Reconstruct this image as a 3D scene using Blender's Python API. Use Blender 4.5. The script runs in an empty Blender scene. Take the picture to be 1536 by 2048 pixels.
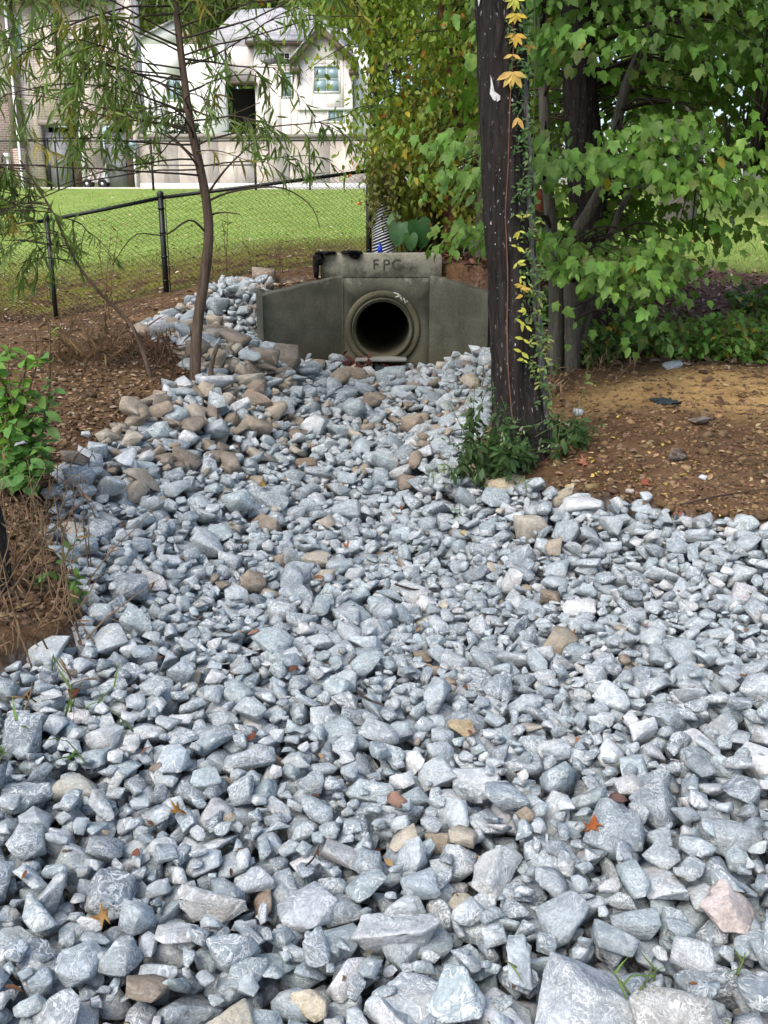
import bpy, bmesh, math, random
import numpy as np
from mathutils import Vector, Matrix

random.seed(7)
RNG = np.random.default_rng(7)
scene = bpy.context.scene
COL = scene.collection

# ------------------------------------------------------------------ camera
FPX = 1950.0                       # focal length in pixels of the 1536x2048 photograph
PITCH = math.radians(16.95)
CAMZ = 1.6
cam_d = bpy.data.cameras.new('camera')
cam_d.sensor_fit = 'VERTICAL'
cam_d.sensor_height = 36.0
cam_d.sensor_width = 27.0
cam_d.lens = FPX / 2048.0 * 36.0
cam_d.clip_start = 0.05
cam_d.clip_end = 2000.0
cam = bpy.data.objects.new('camera', cam_d)
COL.objects.link(cam)
cam.location = (0, 0, CAMZ)
cam.rotation_euler = (math.pi / 2 - PITCH, 0, 0)
scene.camera = cam

# ------------------------------------------------------------------ light
SUN_EL, SUN_AZ = 52.0, 215.0       # azimuth measured clockwise from +y (the view direction)
world = bpy.data.worlds.new('World')
scene.world = world
world.use_nodes = True
wn = world.node_tree
wn.nodes.clear()
sky = wn.nodes.new('ShaderNodeTexSky')
sky.sky_type = 'NISHITA'
sky.sun_disc = False
sky.sun_elevation = math.radians(SUN_EL)
sky.sun_rotation = math.radians(SUN_AZ)
sky.air_density = 1.0
sky.dust_density = 3.0
sky.ozone_density = 1.0
bg = wn.nodes.new('ShaderNodeBackground')
bg.inputs['Strength'].default_value = 0.15
wo = wn.nodes.new('ShaderNodeOutputWorld')
wn.links.new(sky.outputs[0], bg.inputs[0])
wn.links.new(bg.outputs[0], wo.inputs[0])

sd = bpy.data.lights.new('sun', 'SUN')
sd.energy = 1.15
sd.angle = math.radians(40)
sd.color = (1.0, 0.96, 0.89)
sun = bpy.data.objects.new('sun', sd)
COL.objects.link(sun)
a = math.radians(SUN_AZ); e = math.radians(SUN_EL)
sdir = Vector((math.sin(a) * math.cos(e), math.cos(a) * math.cos(e), math.sin(e)))
sun.rotation_euler = sdir.to_track_quat('Z', 'Y').to_euler()
sun.location = sdir * 50

vs = scene.view_settings
vs.view_transform = 'Standard'
vs.look = 'None'
vs.exposure = 0.97
vs.gamma = 1.0
vs.use_curve_mapping = False
scene.render.engine = 'CYCLES'
scene.cycles.max_bounces = 5
scene.cycles.diffuse_bounces = 2
scene.cycles.glossy_bounces = 2
scene.cycles.transmission_bounces = 4
scene.cycles.transparent_max_bounces = 4
scene.cycles.use_denoising = True
scene.cycles.use_adaptive_sampling = True
scene.cycles.adaptive_threshold = .02
scene.cycles.caustics_reflective = False
scene.cycles.caustics_refractive = False

# ------------------------------------------------------------------ pixel <-> world
CP, SP = math.cos(PITCH), math.sin(PITCH)
def ray(u, v):
    x = (u - 768.0) / FPX; t = (1024.0 - v) / FPX
    return np.array([x, CP + t * SP, -SP + t * CP])
def P(u, v, Y):
    d = ray(u, v); k = Y / d[1]
    return Vector((d[0] * k, Y, CAMZ + d[2] * k))
def project(p):
    p = np.asarray(p, float).reshape(-1, 3)
    z = p[:, 2] - CAMZ
    dep = p[:, 1] * CP - z * SP
    up = p[:, 1] * SP + z * CP
    dep = np.where(dep > 0.05, dep, 0.05)
    return 768 + FPX * p[:, 0] / dep, 1024 - FPX * up / dep, dep

# ------------------------------------------------------------------ noise
def _hash(ix, iy, iz, seed):
    h = (ix.astype(np.int64) * 374761393 + iy.astype(np.int64) * 668265263 + iz.astype(np.int64) * 2147483647 + seed * 1274126177) & 0xFFFFFFFF
    h = ((h ^ (h >> 13)) * 1274126177) & 0xFFFFFFFF
    return ((h ^ (h >> 16)) & 0xFFFFFF) / float(0xFFFFFF)
def vnoise(p, seed=0):
    p = np.asarray(p, float)
    i = np.floor(p); f = p - i; f = f * f * (3 - 2 * f)
    x, y, z = i[..., 0], i[..., 1], i[..., 2]
    r = 0
    for dx in (0, 1):
        wx = f[..., 0] if dx else 1 - f[..., 0]
        for dy in (0, 1):
            wy = f[..., 1] if dy else 1 - f[..., 1]
            for dz in (0, 1):
                wz = f[..., 2] if dz else 1 - f[..., 2]
                r = r + wx * wy * wz * _hash(x + dx, y + dy, z + dz, seed)
    return r * 2 - 1
def fbm2(x, y, s, octv=4, seed=0):
    r = 0; amp = 1.0
    for k in range(octv):
        r = r + amp * vnoise(np.stack([x * s, y * s, np.zeros_like(x) + 0.37], -1), seed + k)
        s *= 2.03; amp *= 0.5
    return r
def sstep(a, b, x):
    t = np.clip((x - a) / (b - a), 0, 1)
    return t * t * (3 - 2 * t)

# ------------------------------------------------------------------ terrain height
def tps(pts, reg=0.004):
    A = np.array(pts, float); n = len(A)
    def U(d): return np.where(d > 1e-9, d * d * np.log(np.maximum(d, 1e-9)), 0.0)
    K = U(np.hypot(A[:, None, 0] - A[None, :, 0], A[:, None, 1] - A[None, :, 1])) + np.eye(n) * reg
    Pm = np.c_[np.ones(n), A[:, :2]]
    M = np.zeros((n + 3, n + 3)); M[:n, :n] = K; M[:n, n:] = Pm; M[n:, :n] = Pm.T
    w = np.linalg.solve(M, np.r_[A[:, 2], 0, 0, 0])
    def f(x, y):
        sh = x.shape; x = x.ravel(); y = y.ravel()
        out = w[n] + w[n + 1] * x + w[n + 2] * y
        for k in range(n):
            out = out + w[k] * U(np.hypot(x - A[k, 0], y - A[k, 1]))
        return out.reshape(sh)
    return f
FRONT = tps([(-6, -3, .3), (0, -3, .1), (6, -3, .1), (-3, 0, .15), (0, 0, .02), (3, 0, .05), (-1.5, 1.6, .10), (0, 1.6, 0), (1.5, 1.6, .06),
    (-3, 3, .32), (-1.4, 3, .18), (0, 3, -.04), (1.3, 3, .02), (3, 3, .08), (5, 3, .1), (-3, 4.3, .40), (-1.75, 4.3, .28), (-.8, 4.3, .0), (.3, 4.3, -.13), (1.7, 4.3, .05), (3, 4.3, .12),
    (-3.5, 5.8, .40), (-1.9, 5.8, .38), (-1, 5.8, .08), (.2, 5.8, -.15), (.88, 5.85, .21), (1.5, 5.6, .23), (2.4, 5.8, .27), (4, 5.8, .2), (6, 5.8, .25),
    (-4, 7.5, .40), (-1.7, 7.5, .48), (-.8, 7.5, .17), (.05, 7.5, -.07), (.9, 7.5, .20), (1.6, 7.5, .38), (3.2, 7.5, .44), (5, 7.5, .45),
    (-4.5, 9.2, .40), (-2.2, 9.2, .58), (-1.1, 9.2, .32), (0, 9.2, .02), (.9, 9.2, .26), (1.8, 9.2, .56), (4, 9.2, .62), (7, 9.2, .65),
    (-5, 10.3, .4), (-2.6, 10.3, .55), (-1.2, 10.1, .36), (-.6, 10.25, .14), (0, 10.3, .07), (.55, 10.25, .14), (1.1, 10.1, .38), (2.2, 10.3, .65), (5, 10.3, .75),
    (-6, 11.7, .42), (-3.85, 11.7, .42), (-2.67, 12.1, .7), (2.5, 12, .95), (4.7, 12, .86), (-1, 12, .9), (1, 12, .9)])
BACK = tps([(-6, 9, .4), (-4, 9.5, .45), (-3, 10.6, .58), (-1.65, 10.6, .92), (-1.2, 10.4, .9), (0, 10.7, 1.08), (1, 10.5, 1.12), (2, 10.6, .98), (3.5, 10.6, .85), (6, 10.6, .8),
    (-6, 11.7, .42), (-3.85, 11.7, .42), (-2.67, 12.1, .7), (-.2, 12.5, 1.06), (1, 12.3, 1.2), (2.5, 12, 1.02), (4.7, 12, .88), (7, 12, .9),
    (-6, 14, .72), (-2, 14, 1.05), (1, 14, 1.25), (5, 14, 1.15), (-9, 20, 1.4), (0, 20, 1.62), (8, 20, 1.75), (-13, 31, 2.3), (0, 31, 2.33), (13, 31, 2.42),
    (-16, 36, 2.45), (0, 36, 2.46), (16, 36, 2.6), (-20, 44, 2.6), (0, 44, 2.6), (20, 44, 2.8)])
WL = (-1.21, 9.86); JL = (-.46, 10.35); JR = (.50, 10.35); WR = (1.05, 9.92)
def height(x, y):
    x = np.asarray(x, float); y = np.asarray(y, float)
    xf = np.clip(x, -8, 8); yf = np.clip(y, -4, 13)
    zf = FRONT(xf, yf)
    xb = np.clip(x, -20, 20); yb = np.clip(y, 8.5, 44)
    zb = BACK(xb, yb)
    yw = np.interp(x, [WL[0], JL[0], JR[0], WR[0]], [WL[1], JL[1], JR[1], WR[1]])
    d = np.maximum(np.maximum(WL[0] - x, x - WR[0]), 0)
    w = sstep(0, 1, (y - yw - .10 + np.minimum(.6 * d, .5)) / (.10 + np.minimum(2.6 * d, 2.0)))
    z = zf * (1 - w) + zb * w
    amp = np.clip((y - 3) / 4, .5, 1) * np.clip((30 - y) / 14, .15, 1)
    z = z + amp * .04 * fbm2(x, y, 1.6, 4, 3) + np.where((y > 2.5) & (y < 13), .012 * fbm2(x, y, 7.0, 3, 31), 0)
    z = z + .11 * np.exp(-((x - 2.5) / .85) ** 2 - ((y - 7.1) / .55) ** 2) + .05 * np.exp(-((x - 1.7) / .35) ** 2 - ((y - 6.1) / .3) ** 2)
    far = np.clip((np.hypot(x, y) - 50) / 200, 0, 1)
    return z * (1 - far) + far * 3.0
_qx = np.linspace(-10, 10, 501); _qy = np.linspace(0, 16, 401); _QG = height(*np.meshgrid(_qx, _qy))
def hz(x, y):
    """ground height, read from a fine grid near the camera"""
    if -10 < x < 10 and 0 < y < 16:
        fx, fy = (x + 10) / .04, y / .04; i, j = min(int(fx), 499), min(int(fy), 399); a_, b_ = fx - i, fy - j
        return float((_QG[j, i] * (1 - a_) + _QG[j, i + 1] * a_) * (1 - b_) + (_QG[j + 1, i] * (1 - a_) + _QG[j + 1, i + 1] * a_) * b_)
    return float(height(np.array([x]), np.array([y]))[0])
def G(u, v, hf=None):
    hf = hf or hz
    d = ray(u, v); t0 = 1.0
    t = np.arange(1.0, 60, .05)
    xs, ys, zs = d[0] * t, d[1] * t, CAMZ + d[2] * t
    g = height(xs, ys) if hf is hz else np.array([hf(a, b) for a, b in zip(xs, ys)])
    k = np.argmax(zs < g)
    if zs[k] >= g[k]: k = len(t) - 1
    k = max(k, 1)
    a0, a1 = zs[k - 1] - g[k - 1], zs[k] - g[k]
    s = a0 / (a0 - a1) if a0 != a1 else 0
    tt = t[k - 1] + s * .05
    x, y = d[0] * tt, d[1] * tt
    return Vector((x, y, hf(x, y)))

# ------------------------------------------------------------------ mesh helpers
def new_mesh(name, V, faces=None, loops=None, starts=None, smooth=False, cols=None, colname='Col', vecs=None):
    me = bpy.data.meshes.new(name)
    V = np.asarray(V, np.float32).reshape(-1, 3)
    if faces is not None:
        lens = np.fromiter((len(f) for f in faces), np.int32, len(faces))
        loops = np.fromiter((i for f in faces for i in f), np.int32, int(lens.sum()))
        starts = np.r_[0, np.cumsum(lens)[:-1]].astype(np.int32)
    me.vertices.add(len(V)); me.vertices.foreach_set('co', V.ravel())
    me.loops.add(len(loops)); me.loops.foreach_set('vertex_index', np.asarray(loops, np.int32))
    me.polygons.add(len(starts)); me.polygons.foreach_set('loop_start', np.asarray(starts, np.int32))
    if smooth is not False:
        me.polygons.foreach_set('use_smooth', np.ones(len(starts), bool) if smooth is True else smooth)
    me.update(calc_edges=True)
    if cols is not None:
        c = np.asarray(cols, np.float32)
        if c.shape[1] == 3: c = np.c_[c, np.ones(len(c), np.float32)]
        at = me.attributes.new(colname, 'FLOAT_COLOR', 'POINT'); at.data.foreach_set('color', c.ravel())
    if vecs is not None:
        at = me.attributes.new('rock_co', 'FLOAT_VECTOR', 'POINT'); at.data.foreach_set('vector', np.asarray(vecs, np.float32).ravel())
    me.validate()
    return me
def link(name, me, mat=None, parent=None, loc=None):
    o = bpy.data.objects.new(name, me); COL.objects.link(o)
    if mat is not None and me is not None: me.materials.append(mat)
    if parent is not None: o.parent = parent
    if loc is not None: o.location = loc
    return o
def tag(o, label=None, cat=None, group=None, kind=None):
    if label: o['label'] = label
    if cat: o['category'] = cat
    if group: o['group'] = group
    if kind: o['kind'] = kind
    return o
WLOC = {}
def thing(name, label, cat, loc, group=None):
    o = bpy.data.objects.new(name, None); COL.objects.link(o)
    o.empty_display_size = .1
    o.location = loc; WLOC[o.name] = Vector(loc)
    return tag(o, label, cat, group)
def wloc(o): return WLOC.get(o.name, Vector((0, 0, 0)))

class MB:
    """collects shapes given in world coordinates into one mesh"""
    def __init__(s): s.V = []; s.F = []; s.n = 0; s.C = []
    def add(s, V, F, col=None):
        V = np.asarray(V, float).reshape(-1, 3)
        for f in F: s.F.append(tuple(int(i) + s.n for i in f))
        s.V.append(V); s.n += len(V)
        s.C.append(np.tile(np.array(col if col is not None else (1, 1, 1), float), (len(V), 1)))
        return s
    def box(s, a, b, col=None):
        (x0, y0, z0), (x1, y1, z1) = a, b
        V = [(x0, y0, z0), (x1, y0, z0), (x1, y1, z0), (x0, y1, z0), (x0, y0, z1), (x1, y0, z1), (x1, y1, z1), (x0, y1, z1)]
        return s.add(V, [(0, 3, 2, 1), (4, 5, 6, 7), (0, 1, 5, 4), (1, 2, 6, 5), (2, 3, 7, 6), (3, 0, 4, 7)], col)
    def prism(s, poly, off, col=None):
        """poly: ring of 3d points, extruded by off"""
        A = np.array([tuple(p) for p in poly], float); B = A + np.array(off, float); n = len(A)
        F = [tuple(range(n))[::-1], tuple(range(n, 2 * n))] + [(i, (i + 1) % n, n + (i + 1) % n, n + i) for i in range(n)]
        return s.add(np.r_[A, B], F, col)
    def tube(s, pts, rad, sides=8, cap=True, col=None, wob=0.0, seed=0):
        Pn = np.array([tuple(p) for p in pts], float); n = len(Pn)
        rad = np.broadcast_to(np.asarray(rad, float), (n,))
        T = np.gradient(Pn, axis=0); T /= np.linalg.norm(T, axis=1)[:, None] + 1e-12
        ref = np.array([0, 0, 1.0]) if abs(T[0, 2]) < .9 else np.array([1.0, 0, 0])
        N = np.cross(T[0], ref); N /= np.linalg.norm(N)
        th = np.arange(sides) * 2 * math.pi / sides
        V = []
        for i in range(n):
            N = N - T[i] * (N @ T[i]); N /= np.linalg.norm(N) + 1e-12
            B = np.cross(T[i], N)
            r = rad[i] * (1 + (wob * vnoise(np.c_[np.cos(th) * 1.7, np.sin(th) * 1.7, np.full(sides, i * .45)], seed) if wob else 0))
            V.append(Pn[i] + np.outer(np.cos(th) * r, N) + np.outer(np.sin(th) * r, B))
        V = np.concatenate(V)
        F = []
        for i in range(n - 1):
            for k in range(sides):
                k2 = (k + 1) % sides
                F.append((i * sides + k, i * sides + k2, (i + 1) * sides + k2, (i + 1) * sides + k))
        if cap:
            F.append(tuple(range(sides))[::-1]); F.append(tuple((n - 1) * sides + k for k in range(sides)))
        return s.add(V, F, col)
    def bark_tube(s, pts, rad, sides, amp, seed=0):
        Pn = np.array(pts, float); n = len(Pn); th = np.arange(sides) * 2 * math.pi / sides
        i_, k_ = np.meshgrid(np.arange(n), np.arange(sides), indexing='ij')
        z = Pn[:, 2][i_]; a_ = th[k_]; w = .35 * vnoise(np.stack([np.cos(a_) * 2, np.sin(a_) * 2, z * 1.5], -1), seed)
        rid = 1 - np.abs(vnoise(np.stack([np.cos(a_ + w) * 7.5, np.sin(a_ + w) * 7.5, z * 1.6], -1), seed + 1))
        rid2 = vnoise(np.stack([np.cos(a_) * 13, np.sin(a_) * 13, z * 9], -1), seed + 2)
        big = vnoise(np.stack([np.cos(a_) * 1.3, np.sin(a_) * 1.3, z * .9], -1), seed + 3)
        r = rad[i_] * (1 + .05 * big) + amp * (rid ** 2 - .6) + amp * .3 * rid2
        V = np.stack([Pn[:, 0][i_] + r * np.cos(a_), Pn[:, 1][i_] + r * np.sin(a_), z], -1).reshape(-1, 3)
        F = [(i * sides + k, i * sides + (k + 1) % sides, (i + 1) * sides + (k + 1) % sides, (i + 1) * sides + k) for i in range(n - 1) for k in range(sides)]
        return s.add(V, F)
    def lathe(s, prof, c, axis='z', seg=32, col=None, closed=False):
        """prof: (radius, along) pairs"""
        V = []; th = np.arange(seg) * 2 * math.pi / seg
        for r, h in prof:
            if axis == 'z': V.append(np.c_[c[0] + r * np.cos(th), c[1] + r * np.sin(th), np.full(seg, c[2] + h)])
            else: V.append(np.c_[c[0] + r * np.cos(th), np.full(seg, c[1] + h), c[2] + r * np.sin(th)])
        F = []; m = len(prof)
        for i in range(m - 1 if not closed else m):
            j = (i + 1) % m
            for k in range(seg):
                k2 = (k + 1) % seg; F.append((i * seg + k, i * seg + k2, j * seg + k2, j * seg + k))
        return s.add(np.concatenate(V), F, col)
    def build(s, name, mat, parent=None, smooth=False, loc=None, bevel=0):
        V = np.concatenate(s.V); C = np.concatenate(s.C)
        if parent is not None:
            base = wloc(parent)
        else:
            base = Vector(loc) if loc is not None else Vector(((V[:, 0].min() + V[:, 0].max()) / 2, (V[:, 1].min() + V[:, 1].max()) / 2, V[:, 2].min()))
        me = new_mesh(name, V - np.array(base), s.F, smooth=smooth, cols=C)
        o = link(name, me, mat, parent, None if parent else base)
        WLOC[o.name] = base
        if bevel:
            m = o.modifiers.new('bevel', 'BEVEL'); m.width = bevel; m.segments = 2; m.limit_method = 'ANGLE'
        return o

# ------------------------------------------------------------------ materials
class NT:
    def __init__(s, name):
        s.m = bpy.data.materials.new(name); s.m.use_nodes = True
        s.t = s.m.node_tree; s.t.nodes.clear()
        s.out = s.t.nodes.new('ShaderNodeOutputMaterial')
    def n(s, typ, ins=None, **kw):
        nd = s.t.nodes.new(typ)
        for k, v in kw.items(): setattr(nd, k, v)
        for k, v in (ins or {}).items():
            sock = nd.inputs[k]
            if isinstance(v, bpy.types.NodeSocket): s.t.links.new(v, sock)
            else: sock.default_value = v
        return nd
    def ramp(s, fac, stops, interp='LINEAR'):
        r = s.n('ShaderNodeValToRGB', {'Fac': fac}); el = r.color_ramp.elements
        r.color_ramp.interpolation = interp
        while len(el) < len(stops): el.new(.5)
        for e_, (p, c) in zip(el, stops):
            e_.position = p; e_.color = (c, c, c, 1) if isinstance(c, (int, float)) else (*c, 1)
        return r.outputs['Color']
    def mix(s, f, a, b, mode='MIX'):
        m = s.n('ShaderNodeMix', data_type='RGBA', blend_type=mode)
        for k, v in ((0, f), (6, a), (7, b)):
            if isinstance(v, bpy.types.NodeSocket): s.t.links.new(v, m.inputs[k])
            elif k == 0: m.inputs[0].default_value = v
            else: m.inputs[k].default_value = (*v, 1)
        return m.outputs[2]
    def math(s, op, a, b=0.0, clamp=False):
        m = s.n('ShaderNodeMath', operation=op, use_clamp=clamp)
        for k, v in ((0, a), (1, b)):
            if isinstance(v, bpy.types.NodeSocket): s.t.links.new(v, m.inputs[k])
            else: m.inputs[k].default_value = v
        return m.outputs[0]
    def noise(s, vec, scale, detail=4, rough=.55, dist=0.0):
        return s.n('ShaderNodeTexNoise', {'Vector': vec, 'Scale': scale, 'Detail': detail, 'Roughness': rough, 'Distortion': dist}).outputs['Fac']
    def mapv(s, vec, scale=(1, 1, 1), rot=(0, 0, 0), loc=(0, 0, 0)):
        return s.n('ShaderNodeMapping', {'Vector': vec, 'Scale': scale, 'Rotation': rot, 'Location': loc}).outputs[0]
    def attr(s, name, o='Color'):
        return s.n('ShaderNodeAttribute', attribute_name=name).outputs[o]
    def pos(s): return s.n('ShaderNodeNewGeometry').outputs['Position']
    def bump(s, h, strength=.4, dist=.01):
        return s.n('ShaderNodeBump', {'Height': h, 'Strength': strength, 'Distance': dist}).outputs[0]
    def pbr(s, col, rough=.8, normal=None, metal=0.0, spec=.3):
        b = s.n('ShaderNodeBsdfPrincipled')
        for k, v in (('Base Color', col), ('Roughness', rough), ('Metallic', metal), ('Specular IOR Level', spec)):
            if isinstance(v, bpy.types.NodeSocket): s.t.links.new(v, b.inputs[k])
            else: b.inputs[k].default_value = (*v, 1) if isinstance(v, tuple) else v
        if normal is not None: s.t.links.new(normal, b.inputs['Normal'])
        return b.outputs[0]
    def done(s, sh):
        s.t.links.new(sh, s.out.inputs[0]); return s.m
    def object_co(s): return s.n('ShaderNodeTexCoord').outputs['Object']

def mat_stone():
    t = NT('veined_stone')
    co = t.attr('rock_co', 'Vector'); tint = t.attr('Col'); amt = t.attr('Col', 'Alpha')
    warp = t.n('ShaderNodeTexNoise', {'Vector': co, 'Scale': 14.0, 'Detail': 3.0}).outputs['Color']
    wv = t.n('ShaderNodeVectorMath', {0: warp, 1: (.5, .5, .5)}, operation='SUBTRACT').outputs[0]
    wv = t.n('ShaderNodeVectorMath', {0: wv, 'Scale': .075}, operation='SCALE').outputs[0]
    cw = t.n('ShaderNodeVectorMath', {0: co, 1: wv}, operation='ADD').outputs[0]
    def ridge(vec, scale, w, dist):
        n = t.noise(vec, scale, 3, .62, dist)
        return t.ramp(t.math('ABSOLUTE', t.math('SUBTRACT', n, .5)), [(0.0, 1.0), (w * .5, .85), (w * 1.1, 0.0)])
    flat = t.mapv(cw, (1, 1, 1.8))
    l1 = ridge(flat, 17.0, .032, .9); l2 = ridge(t.mapv(flat, loc=(4, 1, 8)), 36.0, .050, .6)
    mk = t.ramp(t.noise(co, 10.0, 3), [(.32, .2), (.52, 1.0)])
    mk2 = t.ramp(t.noise(t.mapv(co, loc=(3, 7, 1)), 15.0, 3), [(.40, 0.0), (.60, 1.0)])
    veins = t.math('MAXIMUM', t.math('MULTIPLY', l1, mk), t.math('MULTIPLY', t.math('MULTIPLY', l2, mk2), .85))
    veins = t.math('MULTIPLY', veins, amt)
    bands = t.noise(t.mapv(cw, (5, 5, 42)), 1.0, 4, .6)
    blot = t.noise(co, 22.0, 5, .62)
    f = t.ramp(t.math('ADD', t.math('MULTIPLY', bands, .5), t.math('MULTIPLY', blot, .5)), [(.30, .62), (.5, .97), (.70, 1.38)])
    base = t.mix(1.0, tint, f, 'MULTIPLY')
    fine = t.ramp(t.noise(co, 130.0, 3, .7), [(.30, .74), (.55, 1.0), (.72, 1.28)])
    base = t.mix(1.0, base, fine, 'MULTIPLY')
    vc = t.mix(.75, base, (.80, .82, .81))
    col = t.mix(t.math('MULTIPLY', veins, .92), base, vc)
    rust = t.ramp(t.noise(t.mapv(co, loc=(9, 1, 4)), 7.0, 4, .6), [(.60, 0.0), (.76, .42)])
    col = t.mix(rust, col, (.30, .23, .15))
    h = t.math('ADD', t.math('MULTIPLY', blot, .8), t.math('MULTIPLY', t.noise(co, 60.0, 4, .65), .5))
    h = t.math('ADD', h, t.math('MULTIPLY', bands, .5))
    h = t.math('SUBTRACT', h, t.math('MULTIPLY', veins, .25))
    return t.done(t.pbr(col, .82, t.bump(h, .8, .010), spec=.25))

def mat_leaf(name, trans=.32, rough=.5, var=.25):
    t = NT(name)
    c = t.attr('Col')
    nz = t.ramp(t.noise(t.pos(), 22.0, 3), [(.3, 1 - var), (.7, 1 + var)])
    c = t.mix(1.0, c, nz, 'MULTIPLY')
    p = t.pbr(c, rough, spec=.35)
    tr = t.n('ShaderNodeBsdfTranslucent', {'Color': t.mix(1.0, c, (1.3, 1.35, .75), 'MULTIPLY')}).outputs[0]
    m = t.n('ShaderNodeMixShader', {'Fac': trans, 1: p, 2: tr}).outputs[0]
    return t.done(m)

def mat_bark(name, c0, c1, scale=1.0, fleck=0.0, fleck_col=(.6, .6, .58), bump=.9):
    t = NT(name); co = t.object_co()
    st = t.mapv(co, (24 * scale, 24 * scale, 2.2 * scale))
    n1 = t.noise(st, 1.0, 6, .65, .6)
    n2 = t.noise(t.mapv(co, (60 * scale, 60 * scale, 12 * scale)), 1.0, 4, .6)
    f = t.math('ADD', t.math('MULTIPLY', n1, .7), t.math('MULTIPLY', n2, .3))
    col = t.mix(t.ramp(f, [(.35, 0.0), (.65, 1.0)]), c0, c1)
    if fleck:
        l = t.ramp(t.noise(t.mapv(co, (60, 60, 18), loc=(2, 5, 3)), 1.0, 3, .6), [(.63, 0.0), (.68, fleck)])  # pale flecks mixed into the bark colour by stretched noise
        l2 = t.ramp(t.noise(t.mapv(co, (5, 5, 1.6), loc=(1, 9, 2)), 1.0, 4, .6), [(.42, .15), (.7, 1.0)])
        col = t.mix(t.math('MULTIPLY', l, l2), col, fleck_col)
    return t.done(t.pbr(col, .9, t.bump(f, bump, .02), spec=.15))

def mat_plain(name, c, rough=.6, metal=0.0, var=.15, scale=20.0, bump=0.0, spec=.3, attr=False):
    t = NT(name); co = t.object_co()
    n = t.noise(co, scale, 5, .6)
    base = t.attr('Col') if attr else c
    col = t.mix(1.0, base, t.ramp(n, [(.3, 1 - var), (.7, 1 + var)]), 'MULTIPLY')
    return t.done(t.pbr(col, rough, t.bump(n, bump, .01) if bump else None, metal, spec))

def mat_concrete():
    t = NT('weathered_concrete'); co = t.pos()
    big = t.noise(co, 2.2, 5, .6); fine = t.noise(co, 60.0, 4, .6)
    streak = t.noise(t.mapv(co, (5, 5, .8)), 1.0, 4, .6)
    c = t.mix(t.ramp(big, [(.38, 0.0), (.62, 1.0)]), (.060, .062, .046), (.105, .105, .080))
    c = t.mix(t.ramp(streak, [(.55, 0.0), (.72, .5)]), c, (.038, .038, .030))
    # pale worn crust along the upper parapet
    z = t.n('ShaderNodeSeparateXYZ', {0: co}).outputs[2]
    topm = t.math('MULTIPLY', t.ramp(z, [(0, 0.0), (1, 1.0)]), 1.0)
    tm = t.n('ShaderNodeMapRange', {'Value': t.math('ADD', z, t.math('MULTIPLY', t.math('SUBTRACT', t.noise(co, 3.6, 5, .68), .5), 1.15)), 'From Min': 1.0, 'From Max': 1.22}).outputs[0]
    c = t.mix(t.math('MULTIPLY', tm, .8), c, (.30, .29, .235))
    lm = t.n('ShaderNodeMapRange', {'Value': t.math('ADD', z, t.math('MULTIPLY', t.math('SUBTRACT', t.noise(co, 3.0, 5, .65), .5), .3)), 'From Min': .42, 'From Max': .2}).outputs[0]
    c = t.mix(t.math('MULTIPLY', lm, .5), c, (.10, .085, .05))
    c = t.mix(1.0, c, t.ramp(fine, [(.3, .8), (.7, 1.18)]), 'MULTIPLY')
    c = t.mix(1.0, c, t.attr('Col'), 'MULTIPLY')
    h = t.math('ADD', t.math('MULTIPLY', fine, .4), t.noise(co, 18.0, 5, .7))
    return t.done(t.pbr(c, .88, t.bump(h, .35, .01), spec=.2))

def mat_ground():
    t = NT('ground_soil'); co = t.pos()
    z = t.attr('Col'); sep = t.n('ShaderNodeSeparateColor', {0: z})
    lawn, sand, mulch = sep.outputs[0], sep.outputs[1], sep.outputs[2]
    moss = t.attr('Col', 'Alpha')
    n1 = t.noise(co, 3.0, 6, .65); n2 = t.noise(co, 28.0, 5, .7); n3 = t.noise(t.mapv(co, loc=(5, 3, 0)), 1.1, 4, .6)
    soil = t.mix(t.ramp(n1, [(.35, 0.0), (.68, 1.0)]), (.070, .040, .022), (.165, .100, .055))
    soil = t.mix(t.ramp(n3, [(.45, 0.0), (.7, .5)]), soil, (.090, .052, .028))
    sandc = t.mix(t.ramp(n1, [(.3, 0.0), (.7, 1.0)]), (.26, .165, .070), (.43, .28, .12))
    c = t.mix(sand, soil, sandc)
    muc = t.mix(t.ramp(n2, [(.35, 0.0), (.65, 1.0)]), (.045, .022, .016), (.17, .10, .075))
    c = t.mix(mulch, c, muc)
    lc = t.mix(t.ramp(n3, [(.3, 0.0), (.7, 1.0)]), (.20, .30, .060), (.29, .385, .10))
    lc = t.mix(t.ramp(t.noise(co, 9.0, 4, .7), [(.5, 0.0), (.75, .4)]), lc, (.24, .26, .09))
    c = t.mix(lawn, c, lc)
    gr = t.mix(t.ramp(n2, [(.35, 0.0), (.65, 1.0)]), (.07, .065, .06), (.24, .25, .25))
    c = t.mix(t.attr('bed', 'Fac'), c, gr)
    mc = t.math('MULTIPLY', moss, t.ramp(n1, [(.42, 0.0), (.6, 1.0)]))
    c = t.mix(mc, c, (.16, .17, .025))
    c = t.mix(1.0, c, t.ramp(n2, [(.28, .6), (.5, 1.0), (.72, 1.45)]), 'MULTIPLY')
    h = t.math('ADD', n2, t.math('MULTIPLY', t.noise(co, 90.0, 3, .7), .4))
    return t.done(t.pbr(c, .95, t.bump(h, .8, .03), spec=.1))

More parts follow.
